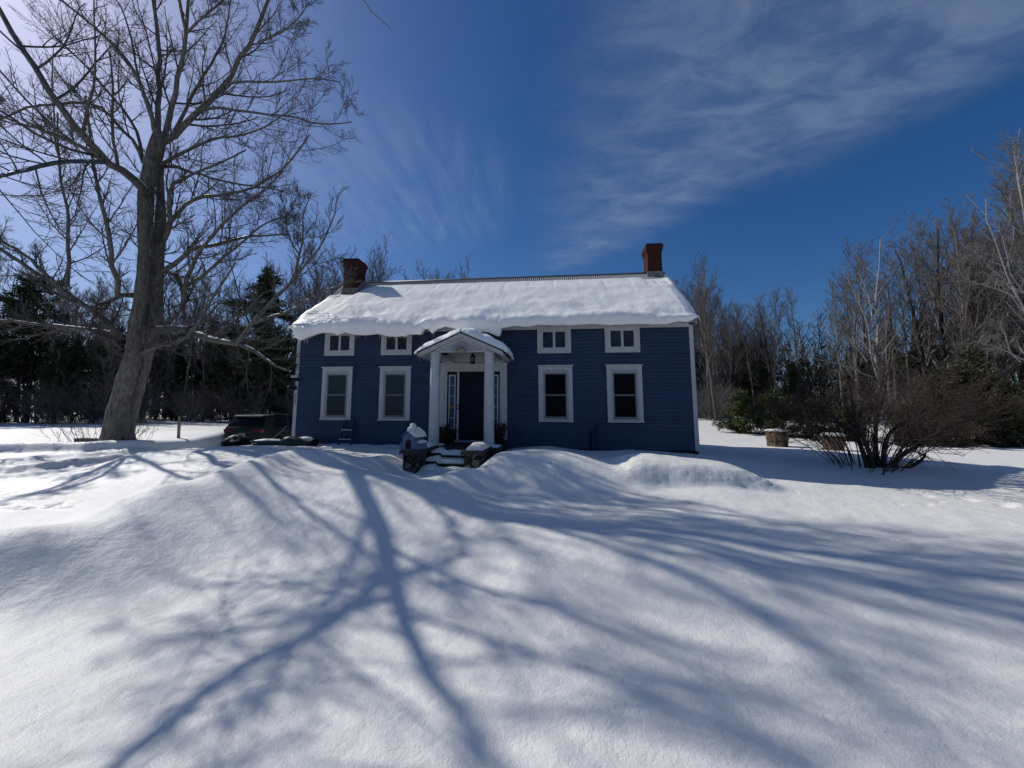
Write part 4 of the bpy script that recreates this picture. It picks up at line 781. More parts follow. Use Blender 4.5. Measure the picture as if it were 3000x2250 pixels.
LIMBS = [
    cx2([(1020, 880), (1028, 700), (1030, 500), (1020, 200), (990, 0), (975, -160), (960, -330)], 14.1, 14.6, 10, 3),
    cx2([(1070, 880), (1120, 650), (1150, 500), (1190, 350), (1210, 150), (1222, 0), (1240, -200), (1270, -380)], 14.1, 13.4, 9.5, 3),
    cx2([(1060, 920), (1130, 880), (1230, 770), (1400, 620), (1550, 400), (1680, 150), (1740, 0), (1800, -160), (1830, -300)], 14.1, 12.6, 12, 3),
    cx2([(1130, 850), (1200, 720), (1260, 600), (1330, 470), (1390, 380), (1450, 250), (1480, 100), (1500, -60)], 14.1, 15, 6, 2),
    cx2([(1000, 850), (990, 780), (940, 620), (830, 400), (680, 240), (500, 80), (400, 0), (260, -120)], 14.1, 12.4, 8, 3),
    cx2([(1010, 860), (960, 700), (900, 500), (850, 250), (800, 80), (720, -60)], 14.1, 15.5, 5, 2),
    cx2([(930, 1060), (870, 920), (780, 830), (640, 690), (500, 660), (350, 680), (200, 690), (70, 750), (-60, 800)], 14.3, 12.0, 6.5, 2.5),
    cx2([(920, 1010), (900, 900), (820, 740), (700, 600), (560, 430), (420, 300), (300, 180)], 14.3, 16, 6, 2),
    # the two limbs that reach out over the yard
    [(318*S22, 418*S22, 13.1, 15)]+[(276*S22, 376*S22, 11.6, 14)]+[(231*S22, 351*S22, 10.2, 13), (190*S22, 303*S22, 9.5, 12), (150*S22, 258*S22, 9.0, 11.5), (90*S22, 172*S22, 9.1, 10), (20*S22, 62*S22, 9.9, 8.5), (-30*S22, -30*S22, 10.2, 6), (-80*S22, -130*S22, 11, 3.5)],
    [(231*S22, 351*S22, 10.2, 8), (190*S22, 349*S22, 9.2, 8), (140*S22, 350*S22, 8.3, 7.5), (60*S22, 365*S22, 7.2, 7), (-25*S22, 385*S22, 5.9, 6), (-150*S22, 400*S22, 5.0, 5), (-260*S22, 380*S22, 4.6, 3)],
    cx2([(650, 1010), (500, 930), (300, 850), (100, 790), (0, 750), (-150, 700)], 9.5, 9.5, 6, 3),
    ox([(390, 865), (349, 868), (345, 829), (330, 769), (318, 684), (301, 612), (285, 545), (271, 479), (262, 380), (250, 280)], 14.7, 11.8, 10, 3),
    ox([(349, 868), (320, 882), (289, 892), (275, 930), (262, 965)], 14.6, 13.8, 7, 3),
    ox([(360, 990), (347, 979), (289, 924), (235, 888), (188, 852), (137, 819), (72, 776), (0, 729), (-80, 670)], 14.9, 13.6, 12, 5),
    ox([(188, 852), (174, 841), (119, 787), (72, 747), (0, 704), (-90, 650)], 14.2, 13.5, 7, 4),
    ox([(369, 984), (275, 968), (195, 957), (109, 950), (36, 941), (0, 939), (-80, 925)], 14.9, 15.4, 6, 3),
    ox([(197, 842), (201, 736), (199, 633), (181, 540), (170, 440), (168, 330)], 14.2, 13.6, 6.5, 2.2),
    ox([(395, 1045), (352, 1043), (330, 1020), (312, 1000), (295, 980)], 15, 14.2, 4, 2),
    # right hand limbs
    ox([(470, 800), (481, 792), (511, 771), (550, 738), (589, 725), (662, 710), (700, 698), (780, 690), (850, 688)], 15, 13, 10, 2.5),
    ox([(470, 792), (487, 795), (511, 804), (529, 828), (533, 850), (535, 880), (540, 930)], 15, 14.4, 8, 5),
    ox([(537, 890), (547, 822), (565, 775), (583, 740), (640, 671), (700, 611), (770, 560), (830, 500)], 14.4, 12.2, 8, 2.5),
    ox([(548, 836), (595, 807), (647, 759), (700, 719), (770, 660), (840, 630)], 14.4, 12.6, 6.5, 2),
    ox([(468, 740), (478, 701), (493, 671), (502, 635), (495, 600), (505, 545), (529, 530), (575, 505), (640, 480), (720, 440)], 15, 13, 11, 2.5),
    ox([(503, 645), (529, 617), (565, 584), (632, 573), (705, 561), (814, 506), (880, 434), (905, 395)], 14.9, 12.4, 7.5, 2.2),
    ox([(470, 490), (510, 487), (550, 502), (586, 511), (650, 530), (740, 545), (830, 560)], 14.5, 13.5, 7, 2),
    ox([(479, 479), (520, 455), (565, 434), (628, 407), (700, 398), (768, 375), (840, 330)], 14.2, 12.4, 6.5, 2),
    ox([(552, 352), (583, 325), (633, 316), (678, 321), (768, 334), (859, 341), (926, 362), (990, 362), (1030, 358)], 13.7, 11.8, 6, 1.8),
    ox([(655, 246), (723, 240), (800, 240), (859, 235), (931, 231), (995, 240)], 13.2, 11.6, 4.5, 1.6),
    ox([(757, 124), (814, 99), (850, 75), (881, 45), (905, 5)], 12.8, 11.8, 4.5, 1.6),
    ox([(548, 95), (601, 45), (655, 0), (700, -50)], 13.6, 12.8, 4.5, 2),
    ox([(425, 965), (473, 968), (530, 963), (579, 980), (637, 999), (699, 1009), (752, 1033), (796, 1066), (844, 1086)], 15.3, 12.6, 15, 3),
    ox([(694, 1008), (714, 985), (733, 951), (772, 912), (830, 850), (868, 811), (901, 769), (937, 727), (962, 675), (983, 618)], 13.6, 12.4, 9, 2),
    ox([(865, 814), (877, 745), (885, 720), (887, 675), (889, 630), (905, 585)], 12.9, 12.8, 4.5, 1.6),
    ox([(733, 951), (781, 934), (856, 907), (916, 874), (962, 850), (998, 835), (1030, 815)], 13.4, 12.2, 5.5, 1.5),
    ox([(405, 1045), (425, 1030), (463, 1013), (516, 1009), (545, 985), (579, 951), (603, 907), (641, 845), (690, 770)], 15.2, 13, 9, 2.5),
    ox([(872, 740), (850, 700), (838, 660), (835, 600)], 12.9, 12.6, 3, 1.3),
]
# one long bough arches out of sight over the camera; only its tip hangs into view
over = np.array([(-12.3, 12.9, 14.5), (-10.0, 11.0, 15.2), (-7.2, 8.6, 14.2), (-4.8, 6.2, 12.0), (-3.0, 4.7, 9.4)])
tip = [at(1030, -60, 4.3), at(1064, 0, 4.1), at(1085, 30, 4.05), at(1098, 47, 4.0), at(1120, 70, 3.97), at(1144, 83, 3.95)]
trunk = [limb_from_px(stemL, 30), limb_from_px(stemR, 26)]
limbs = [limb_from_px([(x, y, Yd-(.9 if i not in (8, 9, 10) else 0), r) for x, y, Yd, r in l], 14) for i, l in enumerate(LIMBS)]
k0 = limbs[1][0][8]; over = np.array([limbs[1][0][7], k0*.6+np.array([-10.2, 10.2, 14.8])*.4, (-9.0, 9.4, 14.6), (-6.8, 7.8, 13.4), (-4.8, 6.2, 11.6), (-3.0, 4.7, 9.4)])
ov = spline(np.c_[np.r_[over, tip], np.r_[.05, .047, .043, .036, .027, .017, .008, .0065, .006, .0055, .005, .0042]], 44)
tv, tq = tubes(trunk[0][0][None], trunk[0][1][None], 22); tv2, tq2 = tubes(trunk[1][0][None], trunk[1][1][None], 18)
TV, TQ = merge([(tv, tq), (tv2, tq2)])
c_ = TV.copy(); rr_ = fbm(np.arctan2(c_[:, 1]-14.5, c_[:, 0]+15)*9, c_[:, 2]*.9, 3); TV = TV+np.c_[rr_, rr_*.6, rr_*0]*.05
fl = np.clip(1-(TV[:, 2]-zg)/.9, 0, 1)**2; an = np.arctan2(TV[:, 1]-tb[1], TV[:, 0]-tb[0]); k_ = 1+.13*fl*np.cos(an*5+1); TV[:, 0] = tb[0]+(TV[:, 0]-tb[0])*k_; TV[:, 1] = tb[1]+(TV[:, 1]-tb[1])*k_
mesh_np('trunk', TV, TQ, MAPLE, TREE, smooth=True)
LP = np.stack([l[0] for l in limbs]); LR = np.stack([l[1] for l in limbs]); jit = g.normal(0, 1, LP.shape)*LR[..., None]*.25; jit[:, :2] = 0; LP = LP+jit
lv, lq = tubes(LP, LR, 9); ovv = tubes(ov[None, :, :3], ov[None, :, 3], 6)
mesh_np('limb', *merge([(lv, lq), ovv]), MAPLE, TREE, smooth=True)
B1, R1 = spawn(LP, LR, 14, .10, 1.0, 34e-2, 44, .09, .07, 9, g, .42, .007, .5, 3.2)
B0, R0 = spawn(np.stack([spline(t[0], 14) for t in trunk]), np.stack([spline(t[1][:, None].repeat(1, 1) if False else np.c_[t[0], t[1]], 14)[:, 3] for t in trunk]), 14, .30, .98, .16, 65, .08, .12, 9, g, .12, .012, .8, 2.4)
B1 = np.concatenate([B1, B0]); R1 = np.concatenate([R1, R0])
B2, R2 = spawn(B1, R1, 10, .12, 1.0, 44e-2, 42, .07, .10, 6, g, .6, .0055, .2, 1.4)
B3, R3 = spawn(B2, R2, 7, .12, 1.0, .46, 40, .08, .12, 4, g, .7, .0042, .10, .6)
OB, OR = spawn(ov[None, 6:, :3], ov[None, 6:, 3], 16, .2, .98, .06, 50, .02, .1, 4, g, .6, .0035, .05, .3)
mesh_np('branch', *merge([tubes(B1, R1, 6)]), TWIG, TREE, smooth=True)
mesh_np('twig', *merge([tubes(B2, R2, 4), tubes(B3, R3, 3), tubes(OB, OR, 4)]), TWIG, TREE)
sv = []                                                # snow lying along the flatter limbs
for P_, R_ in zip(LP, LR):
    T_ = np.gradient(P_, axis=0); fl = np.abs(T_[:, 2])/np.linalg.norm(T_, axis=1)
    mz = P_[:, 2].mean() < 7.5
    for i in range(0, 13):
        if fl[i] < .55 and R_[i] > .02 and (mz or g.random() < .25) and g.random() < .8:
            a = P_[i:i+2]; s = np.linspace(0, 1, 6)[:, None]; q = a[0]+(a[1]-a[0])*s; rad = np.interp(s[:, 0], [0, 1], R_[i:i+2]); q[:, 2] += rad*.78; q = q+g.normal(0, .004, q.shape)
            sv.append((q[None], (rad*.62*np.array([.35, .9, 1.1, .9, 1, .35])*g.uniform(.8, 1.15))[None]))
for q, r in sv: mesh_np('limb_snow', *tubes(q, r, 7), SNOW, TREE, smooth=True)
# weeds round its foot
a = g.uniform(0, 2*math.pi, 60); w0 = np.c_[tb[0]+np.cos(a)*g.uniform(.6, 1.6, 60), tb[1]-.5+np.sin(a)*g.uniform(.4, .9, 60)]; w0 = np.c_[w0, ground_z(w0[:, 0], w0[:, 1])-.05]
dr = np.c_[np.cos(a)*.5, np.sin(a)*.4, np.ones(60)]*g.uniform(.4, 1.1, 60)[:, None]; WP = w0[:, None]+dr[:, None]*np.linspace(0, 1, 6)[None, :, None]+g.normal(0, .03, (60, 6, 3)); WR = np.full((60, 6), .006)
wb, wr = spawn(WP, WR, 4, .3, 1, .5, 35, .03, .1, 4, g, .7, .004)
tag(mesh_np('bare_brush', *merge([tubes(WP, WR, 4), tubes(wb, wr, 3)]), TWIGG), 'thin leafless brush sprouting round the foot of the big maple', 'brush')
# ------------------------------------------------------------------ wood trees (each kind built once at the origin, then copied)
def bare_tree(seed, Ht, r0, first, nb, ang, bark_, twig_, lean=.0, crown=.30, up=.10):
    g = np.random.default_rng(seed); n = 16; P = np.zeros((1, n, 3)); P[0, :, 2] = np.linspace(-.5, Ht, n); w = np.cumsum(g.normal(0, .07, (n, 2)), 0)*np.linspace(.2, 1, n)[:, None]; P[0, :, :2] = w+np.linspace(0, 1, n)[:, None]**1.5*np.array([lean, 0])*Ht
    Rr = (r0*np.linspace(1, .10, n)**.9)[None]; b1, r1 = spawn(P, Rr, nb, first, .99, crown, ang, up, .07, 9, g, .55, .018, .5, Ht*.45)
    b2, r2 = spawn(b1, r1, 9, .15, 1, .45, 36, up*.8, .10, 6, g, .6, .011, .3, 2.4); b3, r3 = spawn(b2, r2, 5, .15, 1, .52, 32, .05, .13, 4, g, .7, .009, .25, 1.1)
    return [('trunk', tubes(P, Rr, 9), bark_), ('crown', merge([tubes(b1, r1, 5), tubes(b2, r2, 3), tubes(b3, r3, 3)]), twig_)]
def conifer(seed, Ht, wmax, bare, n_sp, mat, ragged=.35, ln=.42, top=.75):
    g = np.random.default_rng(seed); n = 10; P = np.zeros((1, n, 3)); P[0, :, 2] = np.linspace(-.5, Ht, n); Rr = (.018*Ht*np.linspace(1, .08, n))[None]
    zs = np.arange(bare*Ht, Ht*.985, .36); BP, BR, C, D = [], [], [], []
    for z in zs:
        k = (Ht-z)/(Ht*(1-bare)); L0 = wmax*min(1, k**top*1.08)*(1+.35*math.sin(z*2.3+seed))*(.55+.45*min(1, (z-bare*Ht)/1.2+.4))
        for j in range(g.integers(4, 7)):
            a = g.uniform(0, 2*math.pi); L = L0*g.uniform(1-ragged*1.5, 1.1); s = np.linspace(0, 1, 6)[:, None]; d = np.array([math.cos(a), math.sin(a), g.uniform(-.12, .22)])
            q = np.array([0, 0, z])+d*L*s+np.array([0, 0, -.18*L])*s**2+np.array([0, 0, .14*L])*s**4; BP.append(q); BR.append(np.linspace(.03, .008, 6)*(.4+L/3))
            m = int(5+9*L); t = g.uniform(.22, 1, m)[:, None]; C.append(np.array([0, 0, z])+d*L*t+np.array([0, 0, -.18*L])*t**2+np.array([0, 0, .14*L])*t**4); D.append(np.repeat(d[None], m, 0)*.8+g.normal(0, .3, (m, 3)))
    C = np.concatenate(C); D = np.concatenate(D); C = np.r_[C, np.c_[g.normal(0, .05, (14, 2)), g.uniform(Ht*.93, Ht*1.01, 14)]]; D = np.r_[D, np.tile([0, 0, 1.], (14, 1))]
    return [('trunk', merge([tubes(P, Rr, 8), tubes(np.stack(BP), np.stack(BR), 4)]), BARKD), ('crown', sprays(C, D, n_sp, ln, ln*.10, .10, g, .05), mat)]
def shrub(seed, Ht, rad, ns, twig_, r0=.012, dens=(6, 5), thick=None, upw=.03):
    g = np.random.default_rng(seed); a = g.uniform(0, 2*math.pi, ns); q = g.uniform(.1, 1, ns)**.6; n = 9; s = np.linspace(0, 1, n)
    base = np.c_[np.cos(a)*q*rad*.22, np.sin(a)*q*rad*.22, np.full(ns, -.15)]; tp = np.c_[np.cos(a)*q*rad, np.sin(a)*q*rad, Ht*(1-.45*q**2)*g.uniform(.6, 1.08, ns)]
    P = base[:, None]+(tp-base)[:, None]*np.c_[s, s, s**.75][None]+np.cumsum(g.normal(0, .022, (ns, n, 3)), 1)*s[None, :, None]*Ht*.35; Rr = r0*g.uniform(.7, 1.4, ns)[:, None]*np.linspace(1, .3, n)[None]
    if thick: Rr[:thick] *= 4.2
    b1, r1 = spawn(P, Rr, dens[0], .2, 1, .42, 38, upw, .12, 6, g, .6, .006, .15, 1.3); b2, r2 = spawn(b1, r1, dens[1], .15, 1, .5, 38, upw, .14, 4, g, .7, .0045, .08, .6)
    return [('stem', tubes(P, Rr, 7), twig_), ('twig', merge([tubes(b1, r1, 4), tubes(b2, r2, 3)]), twig_)]
PROTO = {}
def proto(kind, parts):
    PROTO[kind] = []
    for nm, (V, Q), mat in parts:
        o = mesh_np(nm, V, Q, mat, smooth=(nm in ('trunk', 'stem'))); COL.objects.unlink(o); PROTO[kind].append(o)
def put(kind, name, x, y, label, cat, group=None, s=1.0, rz=None, z=None):
    root = empty(name, (x, y, gz(x, y) if z is None else z), label, cat, group, RNG.uniform(0, 6.28) if rz is None else rz, s)
    for p in PROTO[kind]:
        c = p.copy(); COL.objects.link(c); c.parent = root
    return root
for k in range(6): proto('bare%d' % k, bare_tree(40+k, 12.5, (.15, .12, .18, .13, .10, .16)[k], (.30, .42, .28, .5, .38, .25)[k], (18, 18, 22, 16, 18, 24)[k], (30, 27, 36, 30, 26, 38)[k], (BARKG, BARKG, BARKD, BARKG, BARKD, BARKG)[k], (TWIGG, TWIGG, TWIGG, TWIGR, TWIGG, TWIGR)[k], (.02, -.05, .06, -.08, .0, .05)[k]))
for k in range(4): proto('pine%d' % k, conifer(60+k, 12, (2.2, 1.9, 2.6, 1.6)[k], (.12, .22, .30, .06)[k], 11000, NEEDLE, (.5, .5, .6, .45)[k], .46, (.5, .6, .38, .6)[k]))
for k in range(2): proto('young%d' % k, conifer(70+k, 2.6, 1.6, .02, 7000, NEEDLEY, .55, .26, .4))
for k in range(2): proto('juniper%d' % k, conifer(75+k, 4.4, 1.7, .03, 9000, NEEDLEO, .5, .34))
for k in range(3): proto('thicket%d' % k, shrub(80+k, (2.6, 3.4, 2.2)[k], (1.6, 1.5, 1.9)[k], 34, (TWIGG, TWIGR, TWIGD)[k], .012))
proto('red_thicket', shrub(90, 3.3, 1.9, 60, TWIGR, .010, (7, 6)))
# big dark bush at the right
bz = gz(8.6, 9.45); BUSH = empty('leafless_bush', (8.6, 9.45, bz), 'big dark leafless bush with thick crooked stems in the right yard', 'bush')
for nm, (V, Q), mat in shrub(5, 2.8, 2.6, 46, TWIGD, .0095, (10, 9), 0): mesh_np(nm, V, Q, TWIGD if nm == 'twig' else BARKD, BUSH, smooth=nm == 'stem', world=False)
gb = np.random.default_rng(8); tk = []
for pts in ([(2545, 1372), (2530, 1330), (2505, 1275), (2460, 1240), (2410, 1200), (2350, 1185)], [(2560, 1376), (2545, 1320), (2520, 1260), (2500, 1190), (2485, 1110)], [(2590, 1378), (2590, 1320), (2600, 1280), (2640, 1240), (2720, 1220), (2790, 1205)], [(2600, 1376), (2640, 1335), (2690, 1305), (2740, 1275), (2800, 1245), (2860, 1200)], [(2575, 1378), (2565, 1310), (2568, 1240), (2590, 1160), (2600, 1090)], [(2600, 1378), (2650, 1372), (2690, 1355), (2708, 1338), (2712, 1325)]):
    k = len(pts); S_ = spline(np.array([np.r_[at(x, y, 9.4+.08*i*(1 if pts[0][0] % 2 else -1)), .062-.049*i/(k-1)] for i, (x, y) in enumerate(pts)]), 12); tk.append(S_)
TP = np.stack([s[:, :3] for s in tk]); TR2 = np.stack([s[:, 3] for s in tk]); TP[:, 0, 2] -= .15
q1, w1 = spawn(TP, TR2, 9, .15, 1, .40, 42, .03, .12, 7, gb, .4, .007, .3, 1.3); q2, w2 = spawn(q1, w1, 6, .15, 1, .5, 40, .02, .14, 4, gb, .6, .005, .1, .6)
mesh_np('stem', *tubes(TP, TR2, 8), BARKD, BUSH, smooth=True); mesh_np('twig', *merge([tubes(q1, w1, 4), tubes(q2, w2, 3)]), TWIGD, BUSH)
# white birches
def px_tree(name, label, stems, base, bark_, twig_, nb, n2, n3, ratio, sd, up=.06, cat='tree'):
    g = np.random.default_rng(sd); L = [limb_from_px(s, 14) for s in stems]; P = np.stack([l[0] for l in L]); Rr = np.stack([l[1] for l in L])
    o = empty(name, (base[0], base[1], gz(base[0], base[1])), label, cat); b1, r1 = spawn(P, Rr, nb, .3, 1, ratio, 35, up, .08, 8, g, .45, .009, .5, 3.4); b2, r2 = spawn(b1, r1, n2, .2, 1, .45, 38, up*.5, .12, 5, g, .6, .007, .25, 1.4); b3, r3 = spawn(b2, r2, n3, .2, 1, .5, 36, -.02, .14, 4, g, .7, .006, .15, .8)
    mesh_np('trunk', *merge([tubes(P, Rr, 9), tubes(b1, r1, 5)]), bark_, o, smooth=True); mesh_np('crown', *merge([tubes(b2, r2, 3), tubes(b3, r3, 3)]), twig_, o); return o
YB = 23.0; bb = at(2625, 1255, YB)
px_tree('white_birch', 'crooked white birch with reddish crown behind the dark bush', [
    ox([(2640, 1262), (2600, 1215), (2578, 1110), (2567, 1060), (2562, 1020), (2573, 990), (2570, 940), (2564, 890), (2572, 820), (2576, 790), (2578, 740), (2580, 700)], YB, YB, 5.5, 1.6),
    ox([(2615, 1225), (2585, 1160), (2570, 1100), (2557, 1060), (2550, 1020), (2545, 960), (2530, 915), (2510, 870), (2490, 830), (2475, 800)], YB, YB-1, 4.2, 1.4),
    ox([(2540, 1060), (2520, 1030), (2495, 1005), (2470, 985), (2440, 970), (2400, 950)], YB, YB-2, 2.6, 1),
    ox([(2556, 940), (2552, 900), (2545, 870), (2535, 840), (2515, 800)], YB, YB+1, 2.5, 1),
    ox([(2580, 1110), (2530, 1095), (2480, 1070), (2430, 1060), (2370, 1045)], YB, YB-3, 2.0, 1)], bb, BIRCH, TWIGR, 13, 7, 5, .30, 31)
YC = 14.5; bc = at(3060, 1335, YC)
px_tree('silver_birch', 'pale multi stemmed birch reaching in from the right edge', [
    ox([(3080, 1340), (3050, 1100), (3020, 950), (2997, 897), (2961, 831), (2938, 774), (2921, 715), (2898, 665), (2886, 625), (2889, 582)], YC, YC-.5, 3.8, 1.2),
    ox([(3090, 1340), (3070, 1050), (3040, 900), (2990, 845), (2955, 790), (2950, 745), (2935, 690), (2910, 640)], YC+.8, YC, 2.8, 1.1),
    ox([(2990, 1060), (2960, 1030), (2950, 1000), (2945, 975), (2930, 950)], YC-.6, YC-1, 2.2, 1),
    ox([(2985, 875), (2930, 850), (2890, 838), (2860, 830), (2820, 812)], YC-.2, YC-1, 2.2, .9),
    ox([(2935, 775), (2910, 768), (2880, 755), (2850, 738)], YC-.3, YC-1, 2, .9),
    ox([(3000, 1055), (2970, 1040), (2930, 1020), (2890, 1010), (2850, 1000)], YC-.4, YC-1.4, 2, .9),
    ox([(3075, 1200), (3030, 860), (3010, 700), (2990, 560), (2975, 470), (2968, 410)], YC+.5, YC, 3.4, 1.2),
    ox([(3000, 620), (2980, 480), (2985, 440), (2978, 415)], YC+.5, YC-.5, 3, 1)], bc, BIRCH, TWIGG, 9, 6, 4, .25, 33)
# individual trees that stand out
def pxput(kind, name, px, py_top, Yd, Hk, label, cat, group=None):
    p = at(px, py_top, Yd); z = gz(p[0], p[1]); return put(kind, name, p[0], p[1], label, cat, group, (p[2]-z)/Hk, z=z)
pxput('pine2', 'white_pine', 785, 788, 27, 12.1, 'dark pine with ragged top left of the house chimney', 'pine tree')
pxput('pine2', 'white_pine', 118, 800, 30, 12.1, 'dark pine behind the left limbs of the maple', 'pine tree')
pxput('bare0', 'bare_tree', 2065, 790, 33, 13.0, 'tall bare tree rising just right of the roof end', 'tree')
pxput('bare3', 'bare_tree', 2085, 880, 30, 13.0, 'slim bare tree close beside the right house corner', 'tree')
pxput('bare2', 'bare_tree', 2255, 870, 31, 13.0, 'bare tree with spreading crown standing alone against sky', 'tree')
pxput('bare1', 'bare_tree', 2335, 865, 32, 13.0, 'twin looking bare tree right of the spreading crown', 'tree')
pxput('bare5', 'bare_tree', 2515, 735, 27, 13.0, 'bare tree with rounded reddish crown left of the birch', 'tree')
pxput('bare5', 'bare_tree', 2790, 640, 21, 13.0, 'tall dark forked bare tree left of the pale birch', 'tree')
pxput('bare2', 'bare_tree', 2690, 700, 23, 13.0, 'leaning grey bare tree between birch and forked tree', 'tree')
for k, (px, pt_, Yd, lab) in enumerate(((2175, 1150, 21, 'young green pine nearest the house corner'), (2270, 1145, 20, 'young green pine above the large log round'), (2375, 1175, 18.5, 'young green pine behind the left stems of the dark bush'), (2480, 1195, 17.5, 'low young pine behind the middle of the dark bush'))):
    pxput('young%d' % (k % 2), 'young_pine', px, pt_, Yd, 2.65, lab, 'pine tree', 'young pines along the right tree line')
for k, (px, pt_, Yd, lab) in enumerate(((2760, 1085, 15.5, 'olive juniper just right of the reddish thicket'), (2850, 1020, 16.5, 'tallest olive juniper at the right tree line'), (2940, 1120, 15.0, 'olive juniper beneath the pale birch'), (2650, 1190, 15.5, 'low olive juniper behind the right arms of the bush'))):
    pxput('juniper%d' % (k % 2), 'juniper', px, pt_, Yd, 4.5, lab, 'evergreen shrub', 'junipers along the right tree line')
for px, pt_, Yd, lab in ((2640, 1085, 17.5, 'reddish leafless thicket in front of the birch stems'), (2720, 1110, 17.0, 'reddish leafless thicket left of the junipers'), (2460, 1120, 19, 'reddish leafless thicket above the dark bush')):
    pxput('red_thicket', 'leafless_thicket', px, pt_, Yd, 3.3, lab, 'shrub', 'reddish thickets by the birch')
# the woods
def ok(x, y):
    u = (np.array([x, y])-HP[:2])@HU[:2]; v = (np.array([x, y])-HP[:2])@HW[:2]
    return not (-9.5 < u < 8 and v < 14)
SKYX = [-900, 0, 100, 200, 300, 400, 500, 560, 640, 730, 800, 870, 900, 1000, 1040, 1100, 1300, 1450, 1500, 1550, 1590, 1640, 1700, 1750, 1790, 1850, 1920, 2000, 2100, 2150, 2212, 2300, 2900]
SKYY = [540, 560, 550, 600, 625, 610, 600, 585, 575, 545, 560, 572, 600, 575, 625, 640, 640, 610, 592, 610, 670, 650, 650, 660, 610, 560, 548, 505, 485, 450, 395, 350, 300]
def wood(n, pick, kinds, name, label, cat, group, hs, absolute=False):
    c = 0; tries = 0                                   # hs: share of the surveyed tree line height
    while c < n and tries < n*20:
        tries += 1; x, y = pick()
        if not ok(x, y): continue
        z = gz(x, y); px = (CX+FPX*x/y)/S22 if y > 4 else -900
        zt = at2(px, np.interp(px, SKYX, SKYY), y)[2] if y > 4 else z+11
        k = kinds[RNG.integers(len(kinds))]; put(k, name, x, y, label, cat, group, RNG.uniform(*hs) if absolute else max((zt-z)*RNG.uniform(*hs)/12.7, .3), z=z); c += 1
def seg(A, B, depth, back):
    A = np.array(A, float); B = np.array(B, float); d = (B-A); nrm = np.array(back, float); nrm /= np.linalg.norm(nrm)
    def f(): p = A+d*RNG.random()+nrm*depth*RNG.random()**1.3; return p[0], p[1]
    return f
BARE = ['bare%d' % k for k in range(6)]; PINE = ['pine%d' % k for k in range(4)]
LW = seg((-44, 27), (-11, 31), 15, (-.3, 1))
wood(40, LW, PINE, 'dark_pine', 'dark pine in the shaded woods behind the big maple', 'pine tree', 'dark pines of the left woods', (.40, .74))
wood(70, LW, BARE, 'bare_tree', 'thin bare tree in the woods behind the big maple', 'tree', 'bare trees of the left woods', (.70, 1.0))
wood(16, seg((-75, 14), (-42, 27), 10, (-.6, 1)), PINE+BARE, 'edge_tree', 'tree of the wood edge at the far left of the field', 'tree', 'trees beyond the left field', (.6, .9))
wood(24, seg((-16, 33), (10, 38), 10, (0, 1)), BARE, 'bare_tree', 'bare tree rising behind the house roof', 'tree', 'bare trees behind the house', (.85, 1.0))
wood(8, seg((-16, 36), (10, 42), 10, (0, 1)), PINE, 'dark_pine', 'dark pine standing behind the house', 'pine tree', 'pines behind the house', (.5, .7))
RW1 = seg((13, 36), (22, 29), 16, (.5, 1))
wood(38, RW1, BARE, 'bare_tree', 'slender bare tree in the woods right of the house', 'tree', 'bare trees right of the house', (.7, 1.0))
wood(14, RW1, PINE, 'dark_pine', 'dark pine in the woods right of the house', 'pine tree', 'pines right of the house', (.45, .72))
RW2 = seg((22, 27), (27, 15), 16, (1, .5))
wood(50, RW2, BARE, 'bare_tree', 'grey bare tree in the right hand woods beyond the birches', 'tree', 'bare trees of the right woods', (.72, 1.0))
wood(5, RW2, PINE, 'dark_pine', 'dark pine among the right hand woods beyond the birches', 'pine tree', 'pines of the right woods', (.4, .6))
wood(44, seg((-42, 25.5), (-10, 29), 6, (-.3, 1)), ['thicket0', 'thicket1', 'thicket2'], 'leafless_thicket', 'leafless thicket at the foot of the left woods', 'shrub', 'thickets along the left woods', (.8, 1.5), True)
wood(16, seg((12, 33), (23, 25), 8, (.5, 1)), ['thicket0', 'thicket1', 'thicket2'], 'leafless_thicket', 'leafless thicket at the foot of the woods right of the house', 'shrub', 'thickets right of the house', (.8, 1.4), True)
wood(14, seg((21, 22), (23, 13), 8, (1, .4)), ['thicket0', 'thicket1', 'thicket2'], 'leafless_thicket', 'leafless thicket under the right hand woods', 'shrub', 'thickets of the right woods', (.8, 1.3), True)
# far-off wood seen only as one mass between the nearer trees
g = np.random.default_rng(99); MV = []
n = 1500; a = np.where(np.arange(n) < 900, g.uniform(-1.15, 1.2, n), g.uniform(1.2, 5.1, n)); d = g.uniform(48, 85, n); x = np.sin(a)*d; y = np.cos(a)*d; y = np.where(np.arange(n) < 900, np.maximum(y, 12), y); zz = base_z(x, y); hgt = g.uniform(6, 12.5, n)
P = np.zeros((n, 6, 3)); s = np.linspace(0, 1, 6); P[:, :, 0] = x[:, None]+g.normal(0, .25, (n, 6)); P[:, :, 1] = y[:, None]+g.normal(0, .25, (n, 6)); P[:, :, 2] = zz[:, None]-.4+hgt[:, None]*s; Rr = g.uniform(.06, .14, n)[:, None]*np.linspace(1, .25, 6)
b1, r1 = spawn(P, Rr, 9, .2, 1, .30, 40, .08, .1, 4, g, .5, .03, .8, 3.2); b2, r2 = spawn(b1, r1, 4, .2, 1, .5, 38, .05, .1, 3, g, .6, .022, .4, 1.4)
DW = mesh_np('distant_woods', *merge([tubes(P, Rr, 4), tubes(b1, r1, 3), tubes(b2, r2, 3)]), BARKD); tag(DW, 'far-off leafless wood closing the view behind the nearer trees', 'woods', None, 'stuff')
C = np.c_[x, y, zz]; k = g.integers(0, 1500, 26000); CC = C[k]+np.c_[g.normal(0, 1.3, (26000, 2)), g.uniform(.2, 7.5, 26000)]; D = g.normal(0, 1, CC.shape)
